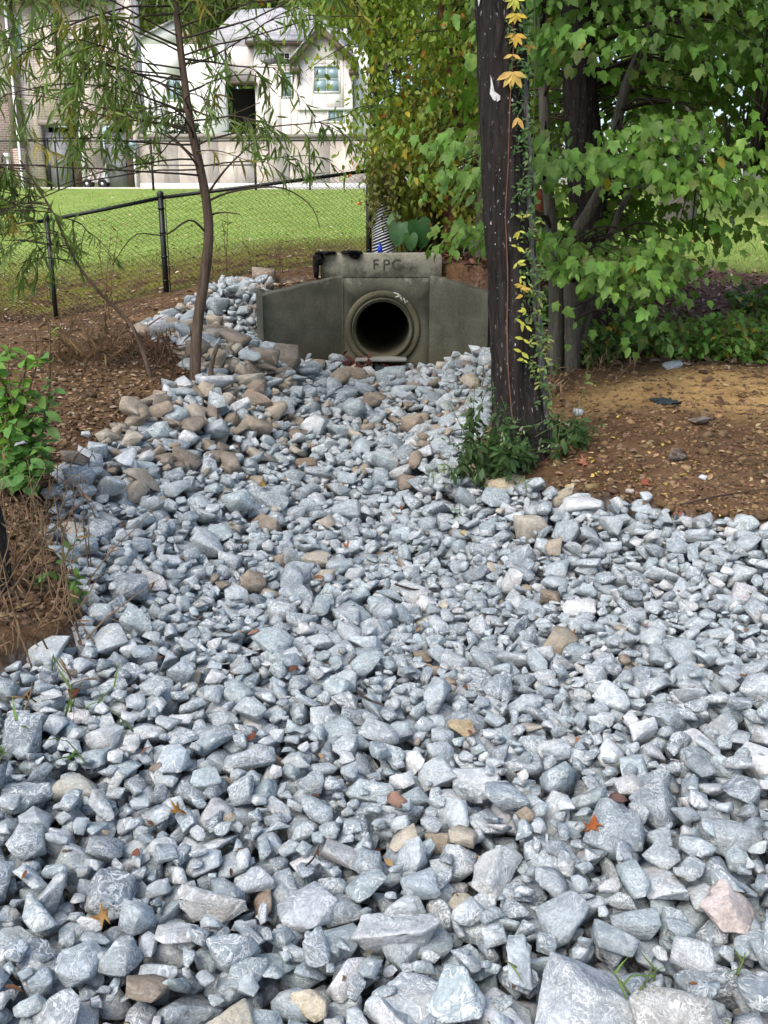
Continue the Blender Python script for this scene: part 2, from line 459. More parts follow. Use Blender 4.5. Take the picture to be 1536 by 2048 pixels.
def mat_brick(name, c1, c2, mortar, scale=1.0):
    t = NT(name); co = t.pos()
    sw = t.n('ShaderNodeSeparateXYZ', {0: co})
    cx = t.math('ADD', sw.outputs[0], sw.outputs[1])
    vec = t.n('ShaderNodeCombineXYZ', {0: cx, 1: sw.outputs[2]}).outputs[0]
    b = t.n('ShaderNodeTexBrick', {'Vector': vec, 'Color1': (*c1, 1), 'Color2': (*c2, 1), 'Mortar': (*mortar, 1), 'Scale': 1.0, 'Mortar Size': .012, 'Brick Width': .22, 'Row Height': .075})
    n = t.noise(co, 1.3, 5, .6)
    col = t.mix(1.0, b.outputs['Color'], t.ramp(n, [(.3, .78), (.7, 1.2)]), 'MULTIPLY')
    nb = t.noise(co, 5.5, 2, .5)
    col = t.mix(t.ramp(nb, [(.6, 0.0), (.68, .35)]), col, mortar)
    return t.done(t.pbr(col, .9, t.bump(b.outputs['Fac'], -.4, .01), spec=.1))

def mat_shingle(name, c):
    t = NT(name); co = t.object_co()
    sw = t.n('ShaderNodeSeparateXYZ', {0: co})
    vec = t.n('ShaderNodeCombineXYZ', {0: sw.outputs[0], 1: sw.outputs[2]}).outputs[0]
    b = t.n('ShaderNodeTexBrick', {'Vector': vec, 'Color1': (*c, 1), 'Color2': (c[0] * .75, c[1] * .75, c[2] * .75, 1), 'Mortar': (c[0] * .5, c[1] * .5, c[2] * .5, 1), 'Scale': 1.0, 'Mortar Size': .01, 'Brick Width': .3, 'Row Height': .1})
    col = t.mix(1.0, b.outputs['Color'], t.ramp(t.noise(co, 3.0, 5), [(.3, .8), (.7, 1.2)]), 'MULTIPLY')
    return t.done(t.pbr(col, .9, spec=.1))

def mat_stained_wall():
    t = NT('stained_render_wall'); co = t.pos()
    z = t.n('ShaderNodeSeparateXYZ', {0: co}).outputs[2]
    st = t.noise(t.mapv(co, (1.6, 1.6, .25)), 1.0, 5, .6)
    dr = t.n('ShaderNodeMapRange', {'Value': t.math('ADD', z, t.math('MULTIPLY', t.math('SUBTRACT', st, .5), 3.2)), 'From Min': 2.9, 'From Max': 3.7}).outputs[0]
    c = t.mix(dr, (.74, .67, .59), (.44, .39, .34))
    c = t.mix(t.ramp(t.noise(t.mapv(co, (4, 4, .5)), 1.0, 4), [(.58, 0.0), (.68, .5)]), c, (.28, .24, .19))
    c = t.mix(1.0, c, t.ramp(t.noise(co, 14.0, 5), [(.3, .88), (.7, 1.1)]), 'MULTIPLY')
    return t.done(t.pbr(c, .9, spec=.1))

M = {}
M['stone'] = mat_stone()
M['leaf'] = mat_leaf('leaf_green', .36)
M['leafthick'] = mat_leaf('leaf_thick_glossy', .12, .5, .2)
M['leafthin'] = mat_leaf('leaf_thin', .45, .5, .2)
M['dry'] = mat_leaf('leaf_dry', .12, .75, .35)
M['grass'] = mat_leaf('grass_blade', .35, .6, .15)
M['bark_dark'] = mat_bark('bark_dark', (.006, .0055, .005), (.040, .034, .030), 1.0, .9, (.34, .34, .34), 1.0)
M['bark_vine'] = mat_bark('bark_vine', (.05, .045, .042), (.20, .19, .18), 1.6, .5)
M['bark_brown'] = mat_bark('bark_brown', (.050, .036, .027), (.165, .120, .088), 1.4, .35, (.30, .27, .23))
M['bark_grey'] = mat_bark('bark_grey', (.055, .05, .042), (.17, .155, .13), 1.3, .3)
M['bark_red'] = mat_bark('bark_red', (.085, .035, .022), (.30, .16, .10), 1.2, 0)
M['twig'] = mat_plain('twig_bark', (.050, .036, .026), .85, var=.3)
M['stem'] = mat_plain('green_stem', (.10, .13, .05), .7, var=.2)
M['drystem'] = mat_plain('dry_stem', (.16, .105, .06), .9, var=.35)
M['concrete'] = mat_concrete()
M['ground'] = mat_ground()
M['black_metal'] = mat_plain('black_coated_steel', (.008, .009, .009), .45, var=.2, spec=.4)
M['fabric'] = mat_plain('black_filter_fabric', (.007, .007, .007), .95, var=.3, bump=.5)

# ================================================================== GROUND
def graded(lo, hi, fine_lo, fine_hi, step, growth=1.22):
    a = list(np.arange(fine_lo, fine_hi + 1e-6, step))
    s = step; x = fine_hi
    while x < hi: s *= growth; x += s; a.append(x)
    s = step; x = fine_lo
    while x > lo: s *= growth; x -= s; a.insert(0, x)
    return np.array(a)
gx = graded(-500, 500, -5.6, 5.8, .065)
gy = graded(-60, 900, .6, 14.0, .065, 1.09)
GX, GY = np.meshgrid(gx, gy)
GZ = height(GX, GY)

def poly_mask(X, Y, poly):
    inside = np.zeros(X.shape, bool); n = len(poly)
    for i in range(n):
        x1, y1 = poly[i]; x2, y2 = poly[(i + 1) % n]
        if y1 == y2: continue
        c = ((y1 > Y) != (y2 > Y)) & (X < (x2 - x1) * (Y - y1) / (y2 - y1) + x1)
        inside ^= c
    return inside

BEDPX = [(-10, 1335), (60, 1290), (120, 1268), (165, 1215), (130, 1130), (80, 1075), (120, 980), (200, 905), (290, 835), (340, 795), (400, 775),
         (385, 735), (330, 690), (275, 665), (330, 625), (400, 585), (440, 560), (560, 552), (630, 552)]
BEDPX2 = [(985, 668), (988, 760), (965, 870), (925, 915), (985, 945), (1060, 968), (1190, 985), (1350, 1020), (1540, 1038)]
bed = [tuple(G(u, v)[:2]) for u, v in BEDPX]
bed += [(-1.15, 10.25), (-.42, 10.45), (.46, 10.45), (1.0, 10.1)]
bed += [tuple(G(u, v)[:2]) for u, v in BEDPX2]
bed += [(3.4, 5.0), (3.3, 2.5), (2.4, 1.0), (-1.8, 1.0), (-2.2, 3.05)]

# zones painted as soil types: R lawn, G sandy clay, B mulch, A moss
nz = fbm2(GX, GY, .9, 3, 11)
lawn_edge = np.interp(GX, [-8, -4, -2, 0, 1.5, 3, 4, 5, 8], [14.2, 14.4, 14.6, 14.6, 14.6, 13.6, 12.6, 12.2, 11.8])
lawn = sstep(-.9, 1.3, GY - lawn_edge + nz * .7)
c_s = G(1400, 800)
sand = np.exp(-(((GX - c_s.x - .1) / .9) ** 2 + ((GY - c_s.y - .2) / .42) ** 2)) * 1.5 + nz * .18
sand = np.clip(sand, 0, 1) * .9
mul = sstep(8.2, 9.0, GY + nz * .3) * sstep(.6, 1.3, GX) * (1 - lawn)
mul = np.maximum(mul, sstep(10.4, 10.6, GY) * sstep(.1, .5, GX) * (1 - lawn))
moss = sstep(11.5, 12.6, GY) * (1 - sstep(14.5, 16, GY)) * (1 - sstep(.3, .8, GX)) * .8
moss = np.clip(moss, 0, 1)
BM = poly_mask(GX, GY, bed)
SINK = .135
GZ2 = np.where(BM & (GY < 11.3), GZ - SINK, GZ)
ny_, nx_ = GX.shape
idx = np.arange(ny_ * nx_).reshape(ny_, nx_)
q = np.stack([idx[:-1, :-1], idx[:-1, 1:], idx[1:, 1:], idx[1:, :-1]], -1).reshape(-1, 4)
fcx, fcy = GX.ravel()[q].mean(1), GY.ravel()[q].mean(1)
q = q[~((np.abs(fcx + .015) < .32) & (fcy > 10.36) & (fcy < 10.66))]        # the pipe passes through the bank here
gme = new_mesh('ground', np.stack([GX, GY, GZ2], -1).reshape(-1, 3), loops=q.ravel(), starts=np.arange(len(q)) * 4, smooth=True,
               cols=np.stack([lawn, sand, mul, moss], -1).reshape(-1, 4))
at_ = gme.attributes.new('bed', 'FLOAT', 'POINT'); at_.data.foreach_set('value', BM.astype(np.float32).ravel())
ground = link('ground', gme, M['ground'])
tag(ground, 'brown soil, sandy clay, mulch and lawn sloping up to the houses', kind='structure')

# ================================================================== HEADWALL
hw = thing('concrete_headwall', 'dark weathered concrete headwall with flared wings around a round pipe mouth', 'headwall', (0, 10.35, .02))
PC = (-.015, .455)                                  # pipe axis x, z
ZB, ZT = -.1, 1.225
YF = 10.35
def ring_panel(mb, rect, c, r, y0, y1, seg=48):
    x0, x1, z0, z1 = rect
    ang = [i * 2 * math.pi / seg for i in range(seg)]
    inn = [(c[0] + r * math.cos(t), c[1] + r * math.sin(t)) for t in ang]
    out = []
    for t in ang:
        dx, dz = math.cos(t), math.sin(t)
        k = min([(x1 - c[0]) / dx if dx > 1e-9 else 1e9, (x0 - c[0]) / dx if dx < -1e-9 else 1e9, (z1 - c[1]) / dz if dz > 1e-9 else 1e9, (z0 - c[1]) / dz if dz < -1e-9 else 1e9])
        out.append((c[0] + dx * k, c[1] + dz * k))
    for ci in ((x0, z0), (x1, z0), (x1, z1), (x0, z1)):     # keep the corners square
        j = min(range(seg), key=lambda i: (out[i][0] - ci[0]) ** 2 + (out[i][1] - ci[1]) ** 2); out[j] = ci
    V = [(x, y0, z) for x, z in inn] + [(x, y0, z) for x, z in out] + [(x, y1, z) for x, z in inn] + [(x, y1, z) for x, z in out]
    F = []
    for i in range(seg):
        j = (i + 1) % seg
        F += [(i, seg + i, seg + j, j), (2 * seg + i, 2 * seg + j, 3 * seg + j, 3 * seg + i), (i, j, 2 * seg + j, 2 * seg + i), (seg + i, 3 * seg + i, 3 * seg + j, seg + j)]
    mb.add(V, F)
m = MB(); ring_panel(m, (JL[0] - .02, JR[0] + .02, ZB, .985), PC, .325, YF, YF + .2)
m.build('face_panel', M['concrete'], hw)
# parapet with softened top corners
px0, px1 = -.655, .60
m = MB()
pr = [(px0, .975), (px1, .975), (px1, 1.19), (px1 - .02, 1.215), (px1 - .06, ZT), (px0 + .09, ZT - .005), (px0 + .03, 1.20), (px0, 1.15)]
m.prism([(x, YF - .006, z) for x, z in pr], (0, .23, 0)); m.build('parapet', M['concrete'], hw, bevel=.012)
for nm, J, W, zj, zw in (('wing', (JL[0] + .03, JL[1]), WL, 1.0, .835), ('wing', (JR[0] - .03, JR[1]), WR, 1.0, .85)):
    m = MB(); dx, dy = W[0] - J[0], W[1] - J[1]; L = math.hypot(dx, dy); nx, ny = (-dy / L, dx / L)
    if ny < 0: nx, ny = -nx, -ny
    t_ = .13; n = 8
    V = []
    for i in range(n + 1):
        f_ = i / n; x = J[0] + dx * f_; y = J[1] + dy * f_; zt = zj + (zw - zj) * f_ + .006 * math.sin(i * 2.1)
        V += [(x, y, ZB), (x, y, zt), (x + nx * t_, y + ny * t_, zt + .004), (x + nx * t_, y + ny * t_, ZB)]
    F = [(0, 1, 2, 3), (4 * n + 3, 4 * n + 2, 4 * n + 1, 4 * n)]
    for i in range(n):
        for k in range(4):
            k2 = (k + 1) % 4; F.append((4 * i + k, 4 * i + k2, 4 * i + 4 + k2, 4 * i + 4 + k))
    m.add(V, F)
    w_ = m.build('wing', M['concrete'], hw, bevel=.01)
    # shallow pour ridges on the wing face
    for f_ in ():
        x = J[0] + dx * f_ - nx * .004; y = J[1] + dy * f_ - ny * .004
        r_ = MB(); ex, ey = dx / L * .018, dy / L * .018
        r_.prism([(x - ex, y - ey, .05), (x + ex, y + ey, .05), (x + ex, y + ey, zj + (zw - zj) * f_ - .02), (x - ex, y - ey, zj + (zw - zj) * f_ - .02)], (nx * .02, ny * .02, 0), (.8, .8, .78))
        r_.build('form_ridge', M['concrete'], w_)
# collar boss and pipe
m = MB(); m.lathe([(.325, .05), (.325, -.012), (.332, -.03), (.380, -.034), (.393, -.02), (.397, .03)], (PC[0], YF, PC[1]), 'y', 64, (1.15, 1.08, .92))
m.build('collar', M['concrete'], hw, smooth=True)
m = MB(); m.lathe([(.280, 3.5), (.280, -.03), (.284, -.052), (.316, -.056), (.322, -.046), (.324, .06), (.324, .14)], (PC[0], YF, PC[1]), 'y', 64, (.95, .93, .85))
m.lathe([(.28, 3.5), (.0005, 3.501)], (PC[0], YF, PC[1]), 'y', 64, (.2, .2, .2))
m.build('pipe', M['concrete'], hw, smooth=True)
m = MB(); m.lathe([(.303, -.0575), (.303, -.062), (.308, -.063), (.312, -.0575)], (PC[0], YF, PC[1]), 'y', 64, (.45, .45, .42))
m.build('pipe_gasket', M['concrete'], hw, smooth=True)
def letter(txt, size, x, y, z, mat, parent, name='lettering', rot=0.0, depth=.004, shear=0.0):
    cu = bpy.data.curves.new(name, 'FONT'); cu.body = txt; cu.size = size; cu.extrude = depth; cu.align_x = 'CENTER'; cu.align_y = 'CENTER'; cu.shear = shear
    cu.resolution_u = 4
    o = bpy.data.objects.new(name + '_tmp', cu); COL.objects.link(o)
    bpy.context.view_layer.update()
    me = bpy.data.meshes.new_from_object(o.evaluated_get(bpy.context.evaluated_depsgraph_get()))
    bpy.data.objects.remove(o)
    V = np.array([v.co[:] for v in me.vertices]); R = Matrix.Rotation(rot, 3, 'Z'); V = V @ np.array(R).T
    W_ = np.c_[V[:, 0] + x, np.full(len(V), y) - V[:, 2], V[:, 1] + z]
    faces = [tuple(p.vertices) for p in me.polygons]; bpy.data.meshes.remove(me)
    mb = MB(); mb.add(W_, faces); return mb.build(name, mat, parent)
M['grime'] = mat_plain('letter_grime', (.062, .060, .048), .95, var=.3, scale=40)
M['chalk'] = mat_plain('chalk_mark', (.42, .42, .38), .95, var=.25, scale=60)
M['redmark'] = mat_plain('faded_red_stamp', (.19, .115, .085), .95, var=.25, scale=60)
for ch, x in (('F', -.085), ('P', .022), ('C', .125)):
    letter(ch, .15, x, YF - .0065, 1.105, M['grime'], hw, 'letter')
letter('81', .06, -.105, YF - .034, PC[1] + .362, M['redmark'], hw, 'stamp_mark', rot=.25, depth=.002)
m = MB()
def chalk(pts):
    m.tube([(PC[0] + x, YF - .034 - .001, PC[1] + z) for x, z in pts], .008, 5)
chalk([(.115, .375), (.165, .36), (.175, .335), (.135, .33)]); chalk([(.185, .335), (.20, .295), (.218, .32), (.235, .27), (.262, .29)]); chalk([(.15, .35), (.19, .345)])
m.build('chalk_mark', M['chalk'], hw)
# drain hole in the right wing
m = MB(); m.lathe([(.0005, 0), (.016, 0), (.016, .02)], (.80, 10.115, .83), 'y', 12, (.1, .1, .1)); m.build('weep_hole', M['fabric'], hw)
# sill slab at the pipe outlet
m = MB(); pr = [(-.30, .135), (.22, .135), (.24, .16), (.10, .172), (-.1, .166), (-.29, .158)]
m.prism([(x, 10.02, z + .02) for x, z in pr], (0, .26, -.01))
sl = m.build('outlet_slab', mat_plain('pale_slab', (.22, .215, .195), .9, var=.25, scale=14, bump=.3), None, bevel=.01)
tag(sl, 'pale thin slab lying on the stones under the pipe mouth', 'slab')

def crumple(name, center, sx, sy, sz, label, cat, mat, seed, n=22, drape=None):
    u = np.linspace(-1, 1, n); U_, V_ = np.meshgrid(u, u)
    rr = 1 + .25 * fbm2(U_ + seed, V_, 1.5, 3, seed)
    X = center[0] + U_ * sx * rr; Y = center[1] + V_ * sy * rr
    Z = center[2] + sz * (.6 * fbm2(U_, V_, 1.8, 4, seed + 5) + .4 * fbm2(U_, V_, 4, 2, seed + 8))
    if drape: Z = drape(X, Y, Z)
    i = np.arange(n * n).reshape(n, n)
    q = np.stack([i[:-1, :-1], i[:-1, 1:], i[1:, 1:], i[1:, :-1]], -1).reshape(-1, 4)
    mb = MB(); mb.add(np.stack([X, Y, Z], -1).reshape(-1, 3), q.tolist())
    o = mb.build(name, mat, None, smooth=True)
    s_ = o.modifiers.new('thick', 'SOLIDIFY'); s_.thickness = .006
    return tag(o, label, cat)
def fabric_heap(parts, label, seed):
    bm = bmesh.new(); bmesh.ops.create_icosphere(bm, subdivisions=4, radius=1.0)
    D = np.array([v.co[:] for v in bm.verts]); F = [tuple(v.index for v in f.verts) for f in bm.faces]; bm.free()
    mb = MB()
    for k, (c, r) in enumerate(parts):
        f = 1 + .30 * vnoise(D * 1.7 + seed + k, 1) + .22 * (1 - 2 * np.abs(vnoise(D * 3.1 + seed + k, 2))) + .12 * vnoise(D * 7 + seed, 3)
        mb.add(np.array(c) + D * f[:, None] * np.array(r), F)
    return tag(mb.build('filter_fabric', M['fabric'], None), label, 'fabric')
fabric_heap([((-.665, 10.33, 1.17), (.045, .07, .06)), ((-.70, 10.33, 1.09), (.028, .05, .11)), ((-.60, 10.36, 1.225), (.09, .10, .018))], 'black filter fabric draped over the left end of the headwall top', 3)
fabric_heap([((-.33, 10.36, 1.232), (.10, .09, .018)), ((-.30, 10.312, 1.205), (.05, .016, .035))], 'small black fabric scrap on the headwall top left of the letters', 9)

# ================================================================== STONES
NPROTO = 64
SH = {}; FC = {}
def _tri(bm):
    bmesh.ops.triangulate(bm, faces=bm.faces[:]); bm.verts.index_update()
    return np.array([v.co[:] for v in bm.verts]), np.array([[v.index for v in f.verts] for f in bm.faces], np.int32), np.array([v.normal[:] for v in bm.verts])
def make_proto(i):
    """a broken stone: convex hull with merged facets and chipped edges at four levels of detail"""
    r = np.random.default_rng(500 + i)
    n = int(r.integers(11, 19)); d = r.normal(0, 1, (n, 3)); d /= np.linalg.norm(d, axis=1)[:, None]
    box = r.uniform(.55, 1.0); d = np.sign(d) * np.abs(d) ** box; d *= r.uniform(.78, 1.0, (n, 1))
    d *= np.array([1, r.uniform(.5, .95), r.uniform(.32, .66)])
    bm = bmesh.new()
    for q_ in d: bm.verts.new(q_)
    g = bmesh.ops.convex_hull(bm, input=bm.verts[:])
    dead = [v for v in bm.verts if not v.link_faces]
    bmesh.ops.delete(bm, geom=dead, context='VERTS')
    bmesh.ops.dissolve_limit(bm, angle_limit=math.radians(17), verts=bm.verts[:], edges=bm.edges[:])
    sc = 1 / max(abs(c) for v in bm.verts for c in v.co)
    bmesh.ops.scale(bm, vec=(sc, sc, sc), verts=bm.verts[:]); bmesh.ops.recalc_face_normals(bm, faces=bm.faces[:])
    b2 = bm.copy(); V, F, N = _tri(b2); SH[(i, 2)] = V; FC[(i, 2)] = F; b2.free()
    off_ = r.uniform(.018, .055)
    bmesh.ops.bevel(bm, geom=bm.edges[:], offset=off_, segments=1, affect='EDGES', profile=.5, clamp_overlap=True)
    b2 = bm.copy(); V, F, N = _tri(b2); SH[(i, 3)] = V; FC[(i, 3)] = F; b2.free()
    o3 = r.uniform(0, 40, 3)
    for lev, cuts in ((4, 1), (5, 3)):
        b2 = bm.copy(); bmesh.ops.triangulate(b2, faces=b2.faces[:])
        if cuts > 1:
            long = [e_ for e_ in b2.edges if e_.calc_length() > .28]
            bmesh.ops.subdivide_edges(b2, edges=long, cuts=1)
            bmesh.ops.triangulate(b2, faces=b2.faces[:])
        bmesh.ops.subdivide_edges(b2, edges=b2.edges[:], cuts=cuts, use_grid_fill=True); b2.normal_update()
        V, F, N = _tri(b2); b2.free()
        V = V + N * (.040 * vnoise(V * 2.4 + o3, i) + .024 * vnoise(V * 5 + o3, i + 1) + (.012 * vnoise(V * 14 + o3, i + 2) if lev == 5 else 0))[:, None]
        SH[(i, lev)] = V; FC[(i, lev)] = F
    bm.free()
for i in range(NPROTO): make_proto(i)
def shape(i, lev): return SH[(i % NPROTO, lev)]
def faces_of(i, lev): return FC[(i % NPROTO, lev)]
FOOT = {}
for i in range(NPROTO):
    r = np.random.default_rng(i); F = FC[(i, 4)]; A = SH[(i, 4)]
    k_ = r.integers(0, len(F), 520); w_ = r.dirichlet((1, 1, 1), 520)
    FOOT[i] = np.r_[SH[(i, 3)], np.einsum('nk,nkc->nc', w_, A[F[k_]])]
CELL = .015
BX0, BX1, BY0, BY1 = -3.0, 3.8, .95, 11.2
NXc, NYc = int((BX1 - BX0) / CELL), int((BY1 - BY0) / CELL)
CX, CY = np.meshgrid(BX0 + (np.arange(NXc) + .5) * CELL, BY0 + (np.arange(NYc) + .5) * CELL)
HG = height(CX, CY) - SINK
BMASK = poly_mask(CX, CY, bed)
yw_c = np.interp(CX, [WL[0], JL[0], JR[0], WR[0]], [WL[1], JL[1], JR[1], WR[1]])
inwall = (CX > WL[0] - .03) & (CX < WR[0] + .03) & (CY > yw_c - .06)
HS = HG.copy()
HS[inwall & (CY < yw_c + .3)] = 3.0
ID = np.full(HG.shape, -1, np.int32)
LOCK = np.zeros(HG.shape, bool)
BMASK &= ~inwall | (CY > yw_c + .35)
BMASK &= ~((CX > WL[0]) & (CX < WR[0]) & (CY > yw_c))
by_, bx_ = np.nonzero(BMASK)
stones = []          # dict per stone
def rotm(yaw, t1, t2):
    cy_, sy_ = math.cos(yaw), math.sin(yaw); c1, s1 = math.cos(t1), math.sin(t1); c2, s2 = math.cos(t2), math.sin(t2)
    return np.array([[cy_, -sy_, 0], [sy_, cy_, 0], [0, 0, 1]]) @ np.array([[1, 0, 0], [0, c1, -s1], [0, s1, c1]]) @ np.array([[c2, 0, s2], [0, 1, 0], [-s2, 0, c2]])
def footprint(V):
    ix = np.floor(V[:, 0] / CELL).astype(int); iy = np.floor(V[:, 1] / CELL).astype(int)
    x0, y0 = ix.min(), iy.min(); w, h = ix.max() - x0 + 1, iy.max() - y0 + 1
    lo = np.full((h, w), 9.0); hi = np.full((h, w), -9.0)
    np.minimum.at(lo, (iy - y0, ix - x0), V[:, 2]); np.maximum.at(hi, (iy - y0, ix - x0), V[:, 2])
    for _ in range(1 if w < 12 else 2 if w < 24 else 3):
        pad = np.pad(hi, 1, constant_values=-9.0)
        h2 = np.maximum.reduce([pad[:-2, 1:-1], pad[2:, 1:-1], pad[1:-1, :-2], pad[1:-1, 2:]])
        hi = np.where(hi < -8, h2, hi)
        pad = np.pad(lo, 1, constant_values=9.0)
        l2 = np.minimum.reduce([pad[:-2, 1:-1], pad[2:, 1:-1], pad[1:-1, :-2], pad[1:-1, 2:]])
        lo = np.where(lo > 8, l2, lo)
    return x0, y0, lo, hi
def try_at(fp, cx, cy, sink):
    x0, y0, lo, hi = fp
    a, b = cx + x0, cy + y0; h, w = lo.shape
    if a < 0 or b < 0 or a + w > NXc or b + h > NYc: return None
    sub = HS[b:b + h, a:a + w]; mk = lo < 8
    gap = (sub - lo)[mk]
    z = np.partition(gap, int(len(gap) * sink))[int(len(gap) * sink)]
    return z, (a, b, w, h)
def place(pi, s, cands, sink=.86, rot=None, tint=None, label=None, feat=False, flat=.28, maxz=None):
    if rot is None: rot = (RNG.uniform(0, 6.28), RNG.normal(0, flat), RNG.normal(0, flat))
    R = rotm(*rot); V = FOOT[pi % NPROTO] @ R.T * s
    fp = footprint(V); best = None
    for cx, cy in cands:
        r = try_at(fp, cx, cy, sink)
        if r is None: continue
        z, (a, b, w, h) = r
        lk = LOCK[b:b + h, a:a + w]
        if not feat and lk.any() and (lk & (fp[3] > -8)).sum() > .12 * (fp[3] > -8).sum(): continue
        rel = z - HG[min(max(cy, 0), NYc - 1), min(max(cx, 0), NXc - 1)]
        if best is None or rel < best[0]: best = (rel, z, a, b, w, h, cx, cy)
    if best is None: return None
    rel, z, a, b, w, h, cx, cy = best
    if maxz is not None and rel > maxz: return None
    hi = fp[3]; k = len(stones)
    sub = HS[b:b + h, a:a + w]; top = np.where(hi > -8, hi + z, -9)
    up = top > sub
    HS[b:b + h, a:a + w] = np.where(up, top, sub)
    ID[b:b + h, a:a + w] = np.where(up, k, ID[b:b + h, a:a + w])
    if feat: LOCK[b:b + h, a:a + w] |= (hi > -8)
    stones.append(dict(p=pi, s=s, rot=rot, loc=(BX0 + (cx) * CELL, BY0 + (cy) * CELL, z), tint=tint, label=label, feat=feat))
    return k
def cells(x, y): return int((x - BX0) / CELL), int((y - BY0) / CELL)
def rand_cells(n, w=None):
    i = RNG.integers(0, len(by_), n)
    return [(int(bx_[k]), int(by_[k])) for k in i]
GREY = [(.285, .33, .35), (.335, .38, .395), (.26, .305, .325), (.385, .425, .435), (.315, .355, .37), (.28, .335, .35), (.335, .37, .385), (.23, .27, .295), (.305, .365, .375), (.205, .24, .26)]
PALE = [(.46, .485, .49), (.43, .46, .47), (.45, .455, .45)]
TAN = [(.24, .19, .14), (.34, .29, .22), (.20, .165, .125), (.38, .34, .27), (.28, .23, .17)]
def left_ridge(x, y): return 4.8 < y < 9.0 and x < np.interp(y, [4.8, 6, 7.5, 9], [-1.35, -1.0, -.75, -.8])
def pick_tint(y, x, s=0):
    r = RNG.random()
    pt = np.interp(y, [2, 4, 6, 7.5, 9, 10.5], [.012, .022, .07, .22, .28, .16])
    if left_ridge(x, y): pt += .34
    if s > .055 and y < 4: pt = 0
    if r < pt: c = TAN[RNG.integers(len(TAN))]; tone = 'tan'
    elif r < pt + .11: c = PALE[RNG.integers(len(PALE))]; tone = 'pale'
    else: c = GREY[RNG.integers(len(GREY))]; tone = 'grey'
    f_ = RNG.uniform(.86, 1.12)
    return tuple(v * f_ for v in c), tone
def size_at(y):
    med = np.interp(y, [1, 2.2, 4, 7, 10.5], [.047, .044, .047, .060, .078])
    return float(med * np.exp(np.clip(RNG.normal(0, .32), -.7, .62)))
# 1 bottom layer
area = len(by_) * CELL * CELL
med_ = np.interp(BY0 + by_ * CELL, [1, 2.2, 4, 7, 10.5], [.047, .044, .047, .060, .078])
wgt = 1 / med_ ** 2; CUM = np.cumsum(wgt); CUM /= CUM[-1]
NST = float((CELL * CELL / (1.6 * med_) ** 2).sum())          # stones in one close layer
def rand_cells(n):
    i = np.searchsorted(CUM, RNG.random(n)).clip(0, len(by_) - 1)
    return [(int(bx_[k]), int(by_[k])) for k in i]
def near_cells(c0, R_, n):
    out = [c0]
    for q_ in range(n):
        x_, y_ = c0[0] + int(RNG.integers(-R_, R_)), c0[1] + int(RNG.integers(-R_, R_))
        if 0 <= x_ < NXc and 0 <= y_ < NYc and BMASK[y_, x_]: out.append((x_, y_))
    return out
for k in range(int(NST * .62)):
    c0 = rand_cells(1)[0]
    place(int(RNG.integers(NPROTO)), size_at(BY0 + c0[1] * CELL) * .95, near_cells(c0, 14, 3), sink=.72)
# 2 visible layers, settled into the hollows
def layer(f_):
    for k in range(int(NST * f_)):
        c0 = rand_cells(1)[0]; y0_ = BY0 + c0[1] * CELL
        sz = size_at(y0_) * (1.4 if RNG.random() < .04 else 1.0) * (1.35 if left_ridge(BX0 + c0[0] * CELL, y0_) else 1.0)
        place(int(RNG.integers(NPROTO)), sz, near_cells(c0, int(.25 / CELL), 8), sink=.74, maxz=.34 if (y0_ < 9.3 or BX0 + c0[0] * CELL > -1.05) else .9, flat=.34)
layer(.85)
